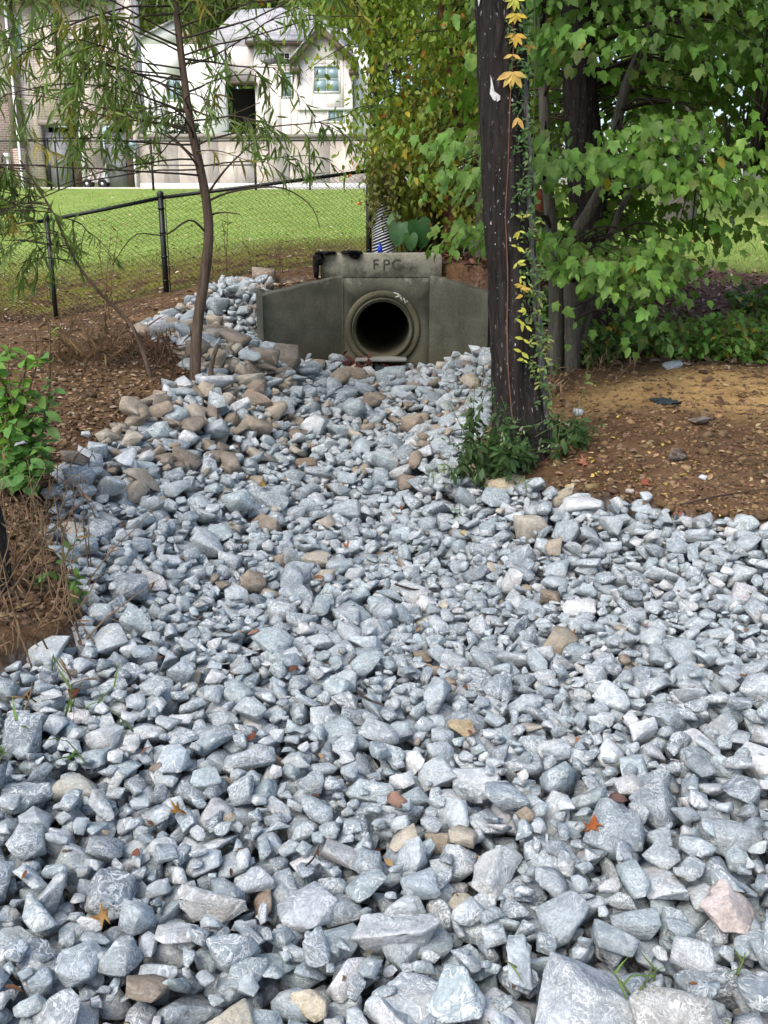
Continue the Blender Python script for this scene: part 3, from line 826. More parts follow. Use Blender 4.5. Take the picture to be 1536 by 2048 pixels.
# 3 stones that can be singled out in the photograph: (u, v, width px, proto, yaw, tilt, colour, label)
FEAT = [
 (1165, 1920, 330, 3, .25, .0, (.33, .36, .375), 'largest pale grey boulder lying low at the bottom right'),
 (1320, 1995, 250, 7, -.45, .05, (.34, .34, .32), 'big block with whitish top and brownish front at the bottom right'),
 (1455, 1765, 145, 12, 1.0, .5, (.50, .43, .39), 'pinkish boulder with rusty patches near the right edge'),
 (592, 1985, 88, 20, .4, .3, (.52, .46, .34), 'cream rounded stone at the bottom edge, left of centre'),
 (478, 2022, 155, 5, .1, .2, (.50, .46, .36), 'long cream stone at the bottom edge beside the cream rounded one'),
 (1140, 2062, 150, 9, -.1, .1, (.44, .42, .42), 'pale pinkish slab cut by the bottom edge of the picture'),
 (805, 1855, 172, 15, .05, .2, (.42, .44, .45), 'large rounded pale grey stone at bottom centre'),
 (910, 1757, 76, 22, .7, .2, (.44, .40, .30), 'yellowish mottled round stone right of bottom centre'),
 (1030, 1712, 120, 28, .15, .1, (.47, .49, .48), 'long pale stone lying flat right of the bottom centre'),
 (430, 1755, 145, 2, -.2, .3, (.36, .37, .36), 'large grey stone with a tan side at lower left'),
 (645, 1770, 112, 31, .5, .25, (.37, .40, .42), 'squarish blue-grey block left of the bottom centre'),
 (537, 1748, 84, 17, .2, .2, (.34, .365, .385), 'smooth blue-grey stone between two larger stones at lower left'),
 (230, 2022, 110, 25, .6, .3, (.50, .49, .51), 'pale lilac stone at the bottom left'),
 (160, 1545, 100, 11, .3, .15, (.42, .42, .36), 'large stone with a yellowish flat face at the left'),
 (185, 1390, 46, 33, .1, .4, (.52, .48, .48), 'small pale pink stone at the left'),
 (150, 1205, 62, 19, .3, .5, (.46, .44, .41), 'round pale boulder beside the left weeds'),
 (115, 1278, 84, 14, .1, .2, (.47, .50, .50), 'whitish block at the left edge of the stone bed below the weeds'),
 (232, 935, 50, 8, 1.4, .9, (.34, .28, .20), 'upright tan block on the left bank of the channel'),
 (605, 915, 48, 21, .4, .3, (.22, .165, .11), 'brown block standing out in the channel, left of its centre'),
 (545, 1042, 62, 6, .1, .3, (.27, .22, .165), 'brown stone in the left half of the bed, half way up'),
 (318, 1000, 34, 30, 1.2, .8, (.40, .33, .21), 'small upright yellow-tan stone in the left of the bed'),
 (143, 1036, 66, 13, .2, .3, (.43, .39, .32), 'tan rounded stone at the left edge below the bank'),
 (112, 1073, 72, 24, .0, .2, (.27, .215, .15), 'brown block at the left edge among dry weeds'),
 (1020, 945, 96, 27, .0, .15, (.43, .36, .24), 'big tan slab at the foot of the large trunk'),
 (965, 915, 88, 35, .3, .3, (.31, .24, .17), 'brown boulder beside the foot of the large trunk'),
 (1150, 957, 72, 18, .2, .3, (.36, .31, .235), 'tan stone with grey facets at the edge of the right dirt bank'),
 (1120, 1255, 78, 4, .1, .35, (.27, .235, .175), 'flat brownish stone in the middle of the bed at right'),
 (977, 1225, 40, 26, 1.2, .8, (.17, .13, .09), 'dark brown knobbly stone right of the bed centre'),
 (922, 1440, 56, 29, .4, .2, (.40, .31, .18), 'orange-tan stone right of centre beside a dead leaf'),
 (1085, 1150, 36, 23, .0, .2, (.45, .39, .32), 'small peach stone in the right half of the bed'),
 (1470, 1165, 84, 10, .8, .8, (.42, .41, .42), 'tall pale stone standing at the right edge of the bed'),
 (500, 1500, 96, 16, .3, .2, (.28, .315, .34), 'broad dark blue-grey stone left of the bed centre'),
 (1130, 1460, 90, 32, .5, .4, (.44, .46, .46), 'pale humped stone in the right half of the bed'),
 (560, 590, 46, 1, .4, .3, (.44, .46, .46), 'round pale stone on top of the pile beside the left wing'),
 (830, 820, 52, 34, .2, .2, (.38, .32, .22), 'tan stone in the channel below the pipe'),
 (1165, 995, 90, 36, .0, .1, (.50, .52, .51), 'whitish flat stone at the edge of the dirt on the right'),
]
def depth_at(p): return p[1] * CP - (p[2] - CAMZ) * SP
for (u, v, wpx, pi, yaw, tilt, tint, lab) in FEAT:
    g = G(u, v + wpx * .12); s = wpx / FPX * depth_at(g) / 2 * 1.08
    cx, cy = cells(g.x, g.y)
    if place(pi, s, [(cx + int(RNG.integers(-2, 3)), cy + int(RNG.integers(-2, 3))) for _ in range(6)], sink=.55, rot=(yaw, tilt, RNG.normal(0, .1)), tint=tint, label=lab, feat=True) is None: print('feature off', u, v)
layer(.55)
# 4 chips in the gaps
for k in range(int(NST * .75)):
    c0 = rand_cells(1)[0]
    place(int(RNG.integers(NPROTO)), float(RNG.uniform(.016, .038)) * np.interp(BY0 + c0[1] * CELL, [1, 10], [.85, 1.4]), near_cells(c0, 18, 13), sink=.66)
for st in stones:
    if st['tint'] is None: st['tint'], st['tone'] = pick_tint(st['loc'][1], st['loc'][0], st['s'])
    else: st['tone'] = 'feat'
print('stones', len(stones))
# how large each shows
cnt = np.bincount(ID[ID >= 0], minlength=len(stones)).astype(float)
L = np.array([s_['loc'] for s_ in stones]); pu, pv, pd = project(L)
slope = np.clip((CAMZ - L[:, 2]) / np.hypot(L[:, 0], L[:, 1]), .1, 1)
vis = cnt * CELL ** 2 * (FPX / pd) ** 2 * slope
radpx = np.array([s_['s'] for s_ in stones]) * FPX / pd
off = (pu < -radpx * .3) | (pu > 1536 + radpx * .3) | (pv > 2048 + radpx * .3)
vis[off] *= .0
isf = np.array([s_['feat'] for s_ in stones])
order = np.argsort(-(vis + isf * 1e9))
chosen = set(order[:300].tolist())
drop = (cnt == 0)
def stone_geo(st, lev):
    V = shape(st['p'], lev); R = rotm(*st['rot'])
    ro = V * st['s'] * (.65 + .9 * ((st['p'] * .377 + st['loc'][0] * 3.3) % 1)) + np.array([(hash_i * .713) % 5 for hash_i in (st['p'] * 3.1 + st['loc'][0] * 11, st['p'] * 7.7 + st['loc'][1] * 13, st['p'] * 1.3 + st['s'] * 91)])
    return V @ R.T * st['s'], ro
def veinamt(st): return .38 + .62 * ((st['p'] * .619 + st['loc'][0] * 7.7 + st['loc'][1] * 5.1) % 1) if st.get('tone') not in ('tan', 'feat') else (.15 if st['tint'][0] > st['tint'][2] * 1.15 else .75)
ZN = {'front': 'in the foreground nearest the camera', 'mid': 'in the middle of the wide stone bed', 'far': 'in the narrow channel below the pipe', 'pile': 'in the pile beside the left wing wall'}
TN = {'grey': 'blue-grey white-veined angular stone', 'pale': 'pale whitish stone', 'tan': 'tan brown stone'}
INDIV = []
for rank, k in enumerate(order[:300]):
    st = stones[k]; lev = 5 if radpx[k] > 62 else 4
    V, ro = stone_geo(st, lev)
    F = faces_of(st['p'], lev)
    me = new_mesh('stone', V, loops=F.ravel(), starts=np.arange(len(F)) * 3, smooth=False, cols=np.tile((*st['tint'], veinamt(st)), (len(V), 1)), vecs=ro)
    o = link('stone', me, M['stone'], None, st['loc'])
    INDIV.append((o, k))
SHORT = ['the largest grey boulder', 'the whitish-topped block at bottom right', 'the pinkish boulder', 'the cream rounded stone', 'the long cream stone', 'the pinkish slab at the bottom edge', 'the large rounded stone at bottom centre', 'the yellowish round stone', 'the long pale flat stone', 'the large tan-sided stone', 'the squarish blue-grey block', 'the smooth stone at lower left', 'the pale lilac stone', 'the yellowish flat-faced stone', 'the small pale pink stone', 'the round pale boulder by the weeds', 'the whitish block below the weeds', 'the upright tan block on the left bank', 'the brown block in the channel', 'the brown stone half way up', 'the small yellow-tan stone', 'the tan rounded stone at the left edge', 'the brown block among dry weeds', 'the tan slab at the trunk foot', 'the brown boulder at the trunk foot', 'the tan grey-faceted stone', 'the flat brownish stone', 'the dark knobbly stone', 'the orange-tan stone', 'the small peach stone', 'the tall pale stone', 'the broad dark stone', 'the pale humped stone', 'the round stone on the pile', 'the tan stone below the pipe', 'the whitish flat stone']
fk = [i for i, s_ in enumerate(stones) if s_['feat']]
fname = {i: SHORT[[f[7] for f in FEAT].index(stones[i]['label'])] for i in fk}
TN = {'grey': 'blue-grey veined stone', 'pale': 'whitish stone', 'tan': 'tan brown stone'}
cand = {}
for o, k in INDIV:
    st = stones[k]; o['category'] = 'stone'; o['group'] = 'stones of the drainage bed'
    if st['label']: o['label'] = st['label']; continue
    j = min(fk, key=lambda i: (pu[i] - pu[k]) ** 2 + (pv[i] - pv[k]) ** 2)
    dx, dy = pu[k] - pu[j], pv[k] - pv[j]; dd = math.hypot(dx, dy)
    way = ('right of' if dx > 0 else 'left of') if abs(dx) > 1.6 * abs(dy) else ('below' if dy > 0 else 'above') if abs(dy) > 1.6 * abs(dx) else ('below right of' if dx > 0 else 'below left of') if dy > 0 else ('above right of' if dx > 0 else 'above left of')
    cand.setdefault((st['tone'], way, fname[j]), []).append((dd, o))
for (tone, way, fn), lst in cand.items():
    lst.sort(key=lambda a_: a_[0])
    for i, (dd, o) in enumerate(lst):
        w_ = '' if len(lst) == 1 else ['nearest ', 'second ', 'third ', 'fourth ', 'fifth ', 'sixth ', 'seventh ', 'eighth ', 'ninth ', 'tenth ', 'eleventh ', 'twelfth '][min(i, 11)]
        o['label'] = w_ + TN[tone] + ' ' + way + ' ' + fn
SM = []; VV = []; FF = []; CC = []; RR = []; n = 0
for k, st in enumerate(stones):
    if k in chosen or (cnt[k] < 2 and (off[k] or st['loc'][1] > 6)): continue
    lev = 4 if (radpx[k] > 26 and vis[k] > 500) else 3 if (radpx[k] > 8 and vis[k] > 40) else 2
    V, ro = stone_geo(st, lev); F = faces_of(st['p'], lev)
    VV.append(V + np.array(st['loc'])); FF.append(F + n); n += len(V); CC.append(np.tile((*st['tint'], veinamt(st)), (len(V), 1))); RR.append(ro); SM.append(np.full(len(F), lev > 3))
FF = np.concatenate(FF); print('rest stone tris', len(FF), 'stones', len(VV))
me = new_mesh('stone_bed', np.concatenate(VV), loops=FF.ravel(), starts=np.arange(len(FF)) * 3, smooth=False, cols=np.concatenate(CC), vecs=np.concatenate(RR))
o = link('stone_bed', me, M['stone']); tag(o, 'bed of smaller blue-grey broken stones filling the drainage channel', 'stones', kind='stuff')

def hs(x, y):
    i, j = cells(x, y)
    if 0 <= i < NXc and 0 <= j < NYc and HS[j, i] < 2.5 and BMASK[j, i]: return float(HS[j, i])
    return hz(x, y)
# loose stones lying on the soil
LOOSE = [(172, 872, 26, 40, PALE[1], 'small white stone alone on the left dirt bank'), (590 - 245, 850, 46, 41, TAN[3], 'pale tan stone half buried at the top of the left bank'),
 (362, 790, 44, 42, TAN[0], 'flat brown block leaning against the slim tree base'), (1155, 828, 26, 43, PALE[0], 'pale oval stone on dirt right of the large trunk'),
 (1300, 1000, 44, 44, GREY[3], 'grey stone alone at the upper edge of the bed on the right'), (1395, 845, 44, 45, (.11, .075, .055), 'brown earth-covered clod on the sandy patch'),
 (1352, 918, 52, 7, (.085, .055, .038), 'dark clod of earth in the right dirt'), (1405, 958, 22, 9, PALE[0], 'small white stone in the right dirt'), (1260, 985, 24, 11, TAN[3], 'yellowish chip of stone at the front edge of the right dirt'),
 (1345, 735, 40, 15, GREY[2], 'dark smooth stone in front of the right undergrowth'), (1452, 738, 18, 16, (.48, .35, .28), 'small pink stone at the back edge of the sandy patch')]
for (u, v, wpx, pi, tint, lab) in LOOSE:
    g = G(u, v); s = wpx / FPX * depth_at(g) / 2 * 1.1
    st = dict(p=pi, s=s, rot=(RNG.uniform(0, 6), .15, .1), loc=(g.x, g.y, g.z + s * .22), tint=tint)
    V, ro = stone_geo(st, 4); F = faces_of(pi, 4)
    me = new_mesh('loose_stone', V, loops=F.ravel(), starts=np.arange(len(F)) * 3, smooth=True, cols=np.tile((*tint, .3), (len(V), 1)), vecs=ro)
    tag(link('loose_stone', me, M['stone'], None, st['loc']), lab, 'stone')

# ================================================================== FENCES
def wire_mesh(mb, A, B, zlow, ztop, pitch, r, steps_per=1):
    """diamond mesh between A and B; zlow/ztop functions of fraction along"""
    A = np.array(A); B = np.array(B); Lh = np.linalg.norm((B - A)[:2]); nW = int(Lh / pitch)
    dirv = (B - A)[:2] / Lh; nrm = np.array([-dirv[1], dirv[0]])
    h = pitch / 2
    for w in range(nW):
        x = (w + .5) * pitch; f0 = x / Lh
        z0, z1 = zlow(f0), ztop(f0); m_ = max(2, int((z1 - z0) / h))
        zz = np.linspace(z0, z1 + .03, m_ + 1); sg = np.where(np.arange(m_ + 1) % 2 == 0, -1, 1)
        xx = np.clip(x + sg * h * 1.04, 0, Lh)
        yo = sg * r * 1.3 * (1 if w % 2 else -1)
        pts = np.c_[A[0] + dirv[0] * xx + nrm[0] * yo, A[1] + dirv[1] * xx + nrm[1] * yo, zz]
        tri = np.array([0, 2.09, 4.19])
        ring = np.c_[np.cos(tri), np.sin(tri)] * r
        V = (pts[:, None, :] + np.stack([np.tile(dirv[0] * ring[:, 0] + nrm[0] * ring[:, 1], (len(pts), 1)), np.tile(dirv[1] * ring[:, 0] + nrm[1] * ring[:, 1], (len(pts), 1)), np.zeros((len(pts), 3))], -1)).reshape(-1, 3)
        F = [(3 * i + k, 3 * i + (k + 1) % 3, 3 * i + 3 + (k + 1) % 3, 3 * i + 3 + k) for i in range(len(pts) - 1) for k in range(3)]
        mb.add(V, F)
def post(mb, p, h, r):
    mb.tube([(p[0], p[1], p[2] - .3), (p[0], p[1], p[2] + h)], r, 12)
    mb.lathe([(r * 1.2, h - .01), (r * 1.22, h + .02), (r * .9, h + .05), (.002, h + .062)], p, 'z', 12)
FP = [P(-330, 690, 11.3), P(-110, 665, 11.4), P(113, 640, 11.65), P(333, 585, 12.05), P(738, 520, 12.45)]
FP = [Vector((p.x, p.y, hz(p.x, p.y))) for p in FP]
tops = [P(-330, 497, 11.3).z, P(-110, 468, 11.4).z, P(108, 437, 11.65).z, P(328, 392, 12.05).z, P(738, 338, 12.45).z]
fence = thing('chain_link_fence', 'black chain link fence with top rail running between lawn and dirt bank', 'fence', FP[2])
for i in range(1, 5):
    m = MB(); post(m, FP[i], tops[i] - FP[i].z, .034 if i > 2 else .026); m.build('post', M['black_metal'], fence, smooth=True)
    if i > 2:
        m = MB(); p_ = FP[i]
        m.tube([(p_.x + .055, p_.y - .02, p_.z), (p_.x + .055, p_.y - .02, tops[i] - .04)], .006, 6); m.build('tension_bar', M['black_metal'], fence)
        for hh in (.15, .45, .75, 1.05):
            m = MB(); m.lathe([(.037, -.012), (.041, -.012), (.041, .012), (.037, .012)], (p_.x, p_.y, p_.z + hh * (tops[i] - p_.z) / 1.2), 'z', 12, closed=True); m.build('clamp_band', M['black_metal'], fence)
for i in range(4):
    a_, b_ = FP[i], FP[i + 1]
    if i == 0: a_ = FP[0]
    m = MB(); m.tube([(a_.x, a_.y, tops[i] - .02), ((a_.x + b_.x) / 2, (a_.y + b_.y) / 2, (tops[i] + tops[i + 1]) / 2 - .025), (b_.x, b_.y, tops[i + 1] - .02)], .021, 8)
    m.build('top_rail', M['black_metal'], fence, smooth=True)
    m = MB(); fr = lambda f_, a_=a_, b_=b_: hz(a_.x + (b_.x - a_.x) * f_, a_.y + (b_.y - a_.y) * f_) + .02
    wire_mesh(m, a_, b_, fr, lambda f_, i=i: tops[i] + (tops[i + 1] - tops[i]) * f_, .058, .0052)
    m.build('wire_mesh', M['black_metal'], fence)
# return run going back from the corner post
C0 = FP[4]; C1 = Vector((P(800, 300, 15.5).x, 15.5, hz(.3, 15.5)))
m = MB(); m.tube([(C0.x, C0.y, tops[4] - .02), (C1.x, C1.y, C1.z + 1.2)], .021, 8); m.build('top_rail', M['black_metal'], fence, smooth=True)
m = MB(); wire_mesh(m, C0, C1, lambda f_: C0.z + (C1.z - C0.z) * f_, lambda f_: tops[4] + (C1.z + 1.2 - tops[4]) * f_, .058, .0052); m.build('wire_mesh', M['black_metal'], fence)
m = MB(); post(m, C1, 1.22, .03); m.build('post', M['black_metal'], fence, smooth=True)
# far fence by the houses
YFF = 31.0
ff = thing('chain_link_fence', 'distant black chain link fence and gate frames below the houses', 'fence', (P(300, 380, YFF).x, YFF, hz(-7, YFF)))
pu_ = [-60, 103, 118, 307, 403, 512, 620, 735]
fz = lambda u: hz(P(u, 378, YFF).x, YFF)
for u in pu_:
    x = P(u, 378, YFF).x; m = MB(); post(m, (x, YFF, fz(u)), 1.42 if u != 118 else 1.36, .036 if u in (103, 307, 403, 512) else .028); m.build('post', M['black_metal'], ff, smooth=True)
for a_, b_ in zip(pu_[:-1], pu_[1:]):
    xa, xb = P(a_, 378, YFF).x, P(b_, 378, YFF).x
    m = MB(); m.tube([(xa, YFF, fz(a_) + 1.4), (xb, YFF, fz(b_) + 1.4)], .024, 6); m.build('top_rail', M['black_metal'], ff)
    if a_ in (307, 403, -60):
        m = MB(); m.tube([(xa, YFF, fz(a_) + .72), (xb, YFF, fz(b_) + .72)], .02, 6); m.build('mid_rail', M['black_metal'], ff)
    m = MB(); wire_mesh(m, (xa, YFF, 0), (xb, YFF, 0), lambda f_, a_=a_: fz(a_) + .03, lambda f_, a_=a_: fz(a_) + 1.39, .075, .004); m.build('wire_mesh', M['black_metal'], ff)

# ================================================================== HOUSES
M['brick_pink'] = mat_brick('pink_brick', (.56, .42, .37), (.68, .55, .49), (.74, .69, .63))
M['brick_pale'] = mat_brick('pale_pink_brick', (.76, .66, .60), (.83, .75, .69), (.86, .83, .78))
M['brick_red'] = mat_brick('red_brown_brick', (.28, .17, .13), (.36, .24, .19), (.50, .46, .42))
M['siding'] = mat_plain('cream_siding', (.78, .74, .62), .7, var=.06, scale=4)
M['stucco'] = mat_plain('white_stucco', (.86, .84, .79), .9, var=.06, scale=6)
M['trim'] = mat_plain('white_trim', (.78, .78, .76), .6, var=.04)
M['trimbrown'] = mat_plain('brown_trim', (.12, .085, .065), .7, var=.15)
M['board'] = mat_plain('taupe_corner_board', (.24, .20, .17), .7, var=.12)
M['shingle'] = mat_shingle('grey_shingle', (.50, .49, .50))
M['door_grey'] = mat_plain('grey_door', (.30, .30, .32), .6, var=.08, scale=3)
M['wallstain'] = mat_stained_wall()
M['cap'] = mat_plain('concrete_cap', (.30, .27, .24), .9, var=.15, scale=6)
t = NT('window_glass'); M['glass'] = t.done(t.pbr((.30, .42, .45), .08, spec=.8))
t = NT('dark_window_glass'); M['glassdark'] = t.done(t.pbr((.012, .014, .016), .06, spec=.6))
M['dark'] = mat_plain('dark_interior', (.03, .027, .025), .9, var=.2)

YH = 36.0
def X(u, Y=YH, v=300): return P(u, v, Y).x
def Z(v, Y=YH, u=300): return P(u, v, Y).z
h1 = thing('brick_house', 'pink brick house with cream siding and basement doors at upper left', 'house', (X(120), YH, 2.4))
zg = 2.3
def wall_with_openings(name, mat, parent, x0, x1, z0, z1, y0, th, ops):
    """one wall slab built as rectangles around rectangular openings (x0,x1,z0,z1)"""
    xs = sorted({x0, x1, *[o[0] for o in ops], *[o[1] for o in ops]}); zs = sorted({z0, z1, *[o[2] for o in ops], *[o[3] for o in ops]})
    m = MB()
    def solid(i, k):
        cx_, cz_ = (xs[i] + xs[i + 1]) / 2, (zs[k] + zs[k + 1]) / 2
        return not any(o[0] < cx_ < o[1] and o[2] < cz_ < o[3] for o in ops)
    for i in range(len(xs) - 1):
        k = 0
        while k < len(zs) - 1:
            if not solid(i, k): k += 1; continue
            j = k
            while j + 1 < len(zs) - 1 and solid(i, j + 1): j += 1
            m.box((xs[i], y0, zs[k]), (xs[i + 1], y0 + th, zs[j + 1])); k = j + 1
    return m.build(name, mat, parent)
def window(parent, x0, x1, z0, z1, y, nx=2, nz=2, frame=.07, glass=None, mat=None, rec=.08):
    mat = mat or M['trim']; glass = glass or M['glass']
    m = MB(); m.box((x0, y - .03, z0), (x0 + frame, y + rec, z1)); m.box((x1 - frame, y - .03, z0), (x1, y + rec, z1)); m.box((x0 + frame, y - .03, z0), (x1 - frame, y + rec, z0 + frame)); m.box((x0 + frame, y - .03, z1 - frame), (x1 - frame, y + rec, z1))
    w = m.build('window', mat, parent)
    gx0, gx1, gz0, gz1 = x0 + frame, x1 - frame, z0 + frame, z1 - frame
    for i in range(nx):
        for k in range(nz):
            a0 = gx0 + (gx1 - gx0) * i / nx; a1 = gx0 + (gx1 - gx0) * (i + 1) / nx; b0 = gz0 + (gz1 - gz0) * k / nz; b1 = gz0 + (gz1 - gz0) * (k + 1) / nz
            m = MB(); m.box((a0 + .012, y + .03, b0 + .012), (a1 - .012, y + .045, b1 - .012)); m.build('pane', glass, w)
    m = MB()
    for i in range(1, nx):
        a0 = gx0 + (gx1 - gx0) * i / nx; m.box((a0 - .018, y + .01, gz0), (a0 + .018, y + .05, gz1))
    for k in range(1, nz):
        b0 = gz0 + (gz1 - gz0) * k / nz; m.box((gx0, y + .008, b0 - .018), (gx1, y + .052, b0 + .018))
    if m.n: m.build('muntin', mat, w)
    return w
zl = Z(250)
opA = (X(84), X(160), zg, zl); opB = (X(202), X(268), zg, zl)
winL = (X(46), X(70), Z(103), Z(33))
zt = 8.6
wall_with_openings('wall', M['brick_pink'], h1, X(52), X(281), zg, zt, YH, .3, [opA, opB, winL])
m = MB(); m.box((X(52), YH + .3, zg), (X(52) + .25, YH + 3, zt)); m.build('wall', M['brick_pink'], h1)
m = MB(); m.box((X(281) - .3, YH + .3, zg), (X(281) - .02, YH + 1.2, zt)); m.build('wall', M['brick_pink'], h1)
window(h1, *winL[:2], *winL[2:], YH, 1, 2)
for (x0, x1, z0, z1), (d0, d1) in ((opA, (X(88), X(136))), (opB, (X(206), X(256)))):
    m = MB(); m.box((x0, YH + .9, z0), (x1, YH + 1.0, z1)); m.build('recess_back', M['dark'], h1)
    m = MB(); m.box((d0, YH + .25, z0 + .12), (d1, YH + .33, z1 - .22)); d = m.build('door', M['door_grey'], h1)
    m = MB(); m.box((d1 - .16, YH + .2, z0 + .95), (d1 - .08, YH + .247, z0 + 1.1)); m.build('door_handle', M['black_metal'], d)
    m = MB(); m.box((x0 - .05, YH - .03, z1), (x1 + .05, YH - .003, z1 + .16)); m.build('lintel', M['cap'], h1)
    m = MB(); m.box((x1 - .28, YH + .03, z0), (x1 - .003, YH + .2, z1 - .003)); m.build('door_jamb', M['trimbrown'], h1)
m = MB(); m.box((X(161), YH - .04, zg), (X(168), YH - .003, zl)); m.build('trim_board', M['trim'], h1)
# sided wing at the left
ys = YH - .35
m = MB(); m.box((X(-420), ys, zg), (X(34), ys + .25, Z(205))); m.build('wall', M['brick_red'], h1)
m = MB(); m.box((X(-420), ys - .03, Z(205)), (X(34), ys + .25, Z(205) + .17)); m.build('soldier_course', M['brick_red'], h1)
m = MB(); m.box((X(-420), ys + .05, Z(205) + .17), (X(32), ys + .25, zt)); m.build('siding_backing', M['siding'], h1)
zz = Z(205) + .17; wS = (X(-28), X(11), Z(106), Z(28))
pk = 0
while zz < 7.9:
    hgt = .175
    for (xa, xb) in ([(X(-420), wS[0]), (wS[1], X(34))] if wS[2] < zz + hgt / 2 < wS[3] else [(X(-420), X(34))]):
        m = MB(); m.prism([(xa, ys + .048, zz), (xa, ys + .022, zz + .004), (xa, ys + .036, zz + hgt + .012), (xa, ys + .048, zz + hgt + .012)], (xb - xa, 0, 0)); m.build('siding_plank', M['siding'], h1)
    zz += hgt; pk += 1
window(h1, wS[0], wS[1], wS[2], wS[3], ys + .01, 1, 2, .09)
m = MB(); m.box((X(33), ys - .03, zg + 1.5), (X(44), ys + .3, zt)); m.build('corner_board', M['board'], h1)
m = MB(); m.box((X(33), ys - .02, zg), (X(52), YH + .05, zg + 1.495)); m.build('corner_pier', M['brick_red'], h1)
m = MB(); m.box((X(44), ys + .0, zg + 1.5), (X(52), YH + .3, zt)); m.build('corner_return', M['board'], h1)
m = MB(); m.tube([(X(47), ys - .06, zt), (X(47), ys - .06, zg + .2), (X(44), ys - .2, zg + .08)], .045, 8); m.build('downspout', M['trim'], h1)
# roof over the brick block, eave just above the picture
xl, xr = X(40), X(250); ym = YH + 1.8
m = MB(); m.prism([(xl, YH - .5, zt - .05), (xl, ym, zt + 1.6), (xl, YH + 3.5, zt - .05), (xl, YH + 3.5, zt - .25), (xl, ym, zt + 1.4), (xl, YH - .5, zt - .25)], (xr - xl, 0, 0)); m.build('roof', M['shingle'], h1)
m = MB(); m.prism([(X(-440), ys - .5, zt - .05), (X(-440), ym - 2, zt + 1.8), (X(-440), YH + 6, zt - .05), (X(-440), YH + 6, zt - .25), (X(-440), ym - 2, zt + 1.6), (X(-440), ys - .5, zt - .25)], (xl - X(-440) - .05, 0, 0)); m.build('roof', M['shingle'], h1)
# meter box, standpipe, wheeled cart
mb_ = thing('meter_box', 'grey electrical meter box and conduit on the corner of the concrete wall', 'meter box', (X(274), YH - .5, zg))
m = MB(); m.box((X(266), YH - .62, Z(311)), (X(281), YH - .44, Z(282))); bx = m.build('cabinet', mat_plain('grey_box', (.42, .46, .46), .5, var=.08), mb_, bevel=.02)
m = MB(); m.lathe([(.0005, -.2), (.10, -.2), (.11, -.18), (.11, -.05)], (X(273), YH - .50, Z(292)), 'y', 16); m.build('meter_dial', M['glass'], bx)
m = MB(); m.tube([(X(275), YH - .53, Z(311)), (X(275), YH - .53, zg)], .04, 8); m.build('conduit', M['trim'], mb_)
sp = thing('standpipe', 'white garden standpipe in front of the brick wall at far left', 'standpipe', (X(13, 34), 34, hz(X(13, 34), 34)))
m = MB(); m.tube([(X(13, 34), 34, sp.location.z - .1), (X(13, 34), 34, Z(314, 34))], .04, 8); m.build('pipe', M['trim'], sp)
m = MB(); m.box((X(8, 34), 33.88, Z(314, 34)), (X(18, 34), 34.05, Z(306, 34))); hd = m.build('tap_head', M['trim'], sp, bevel=.02)
m = MB(); m.tube([(X(9, 34), 33.85, Z(312, 34)), (X(9, 34), 33.7, Z(316, 34)), (X(10, 34), 33.66, Z(326, 34))], .025, 6); m.build('spout', M['black_metal'], hd)
ct = thing('garden_cart', 'small black-wheeled cart with pink and white panels between the basement doors', 'cart', (X(184, 35), 35.0, hz(X(184, 35), 35)))
M['pink'] = mat_plain('faded_pink_plastic', (.62, .36, .36), .5, var=.1); M['whitep'] = mat_plain('white_plastic', (.7, .7, .68), .5, var=.06)
z0 = ct.location.z; xa = X(172, 35)
for dx in (0, .32, .52):
    for dy in (0, .35):
        if dx == .32: continue
        m = MB(); m.lathe([(.05, -.03), (.13, -.035), (.155, -.02), (.155, .02), (.13, .035), (.05, .03)], (xa + dx, 34.8 + dy, z0 + .155), 'y', 18, closed=True); w_ = m.build('wheel', M['black_metal'], ct, smooth=True)
        m = MB(); m.lathe([(.0005, -.032), (.05, -.036), (.05, .034), (.0005, .034)], (xa + dx, 34.8 + dy, z0 + .155), 'y', 10); m.build('hub', M['whitep'], w_)
m = MB(); m.prism([(xa - .05, 34.84, z0 + .2), (xa + .7, 34.84, z0 + .2), (xa + .62, 34.84, z0 + .55), (xa + .25, 34.84, z0 + .62), (xa + .05, 34.84, z0 + .4)], (0, .28, 0)); m.build('body', M['whitep'], ct, bevel=.03)
for k in range(3):
    m = MB(); m.tube([(xa + .1 + k * .14, 34.82, z0 + .25), (xa + .2 + k * .14, 34.80, z0 + .5), (xa + .36 + k * .12, 34.82, z0 + .66)], .022, 6); m.build('stripe', M['pink'], ct)
m = MB(); m.tube([(xa + .1, 34.98, z0 + .5), (xa - .05, 34.98, z0 + .85), (xa + .05, 34.98, z0 + 1.0)], .018, 6); m.build('handle', M['black_metal'], ct)

# stained retaining wall and apron
rw = thing('retaining_wall', 'stained pinkish rendered retaining wall beside the basement doors', 'wall', (X(400), YH - .4, zg))
edges = [281, 360, 440, 512, 580, 660, 775]
for a_, b_ in zip(edges[:-1], edges[1:]):
    m = MB(); m.box((X(a_) + .006, YH - .4, zg - .1), (X(b_) - .006, YH - .1, Z(277))); m.build('wall_panel', M['wallstain'], rw)
m = MB(); m.box((X(281), YH - .46, Z(277)), (X(775), YH - .04, Z(270))); m.build('coping', M['cap'], rw)
m = MB(); m.box((X(281), YH - .1, zg), (X(775), YH + 8, Z(281))); m.build('terrace', M['cap'], rw)
m = MB(); m.box((X(281) , YH - .42, zg - .05), (X(775), YH - .407, zg + .35)); m.build('wall_base', M['stucco'], rw)
ap = MB(); ap.box((X(60, 34.5), 33.9, 2.2), (X(775, 34.5), 35.58, hz(-5, 35) + .03)); tag(ap.build('concrete_path', mat_plain('path_concrete', (.55, .53, .47), .9, var=.1, scale=3), None), 'pale concrete path along the foot of the houses', kind='structure')

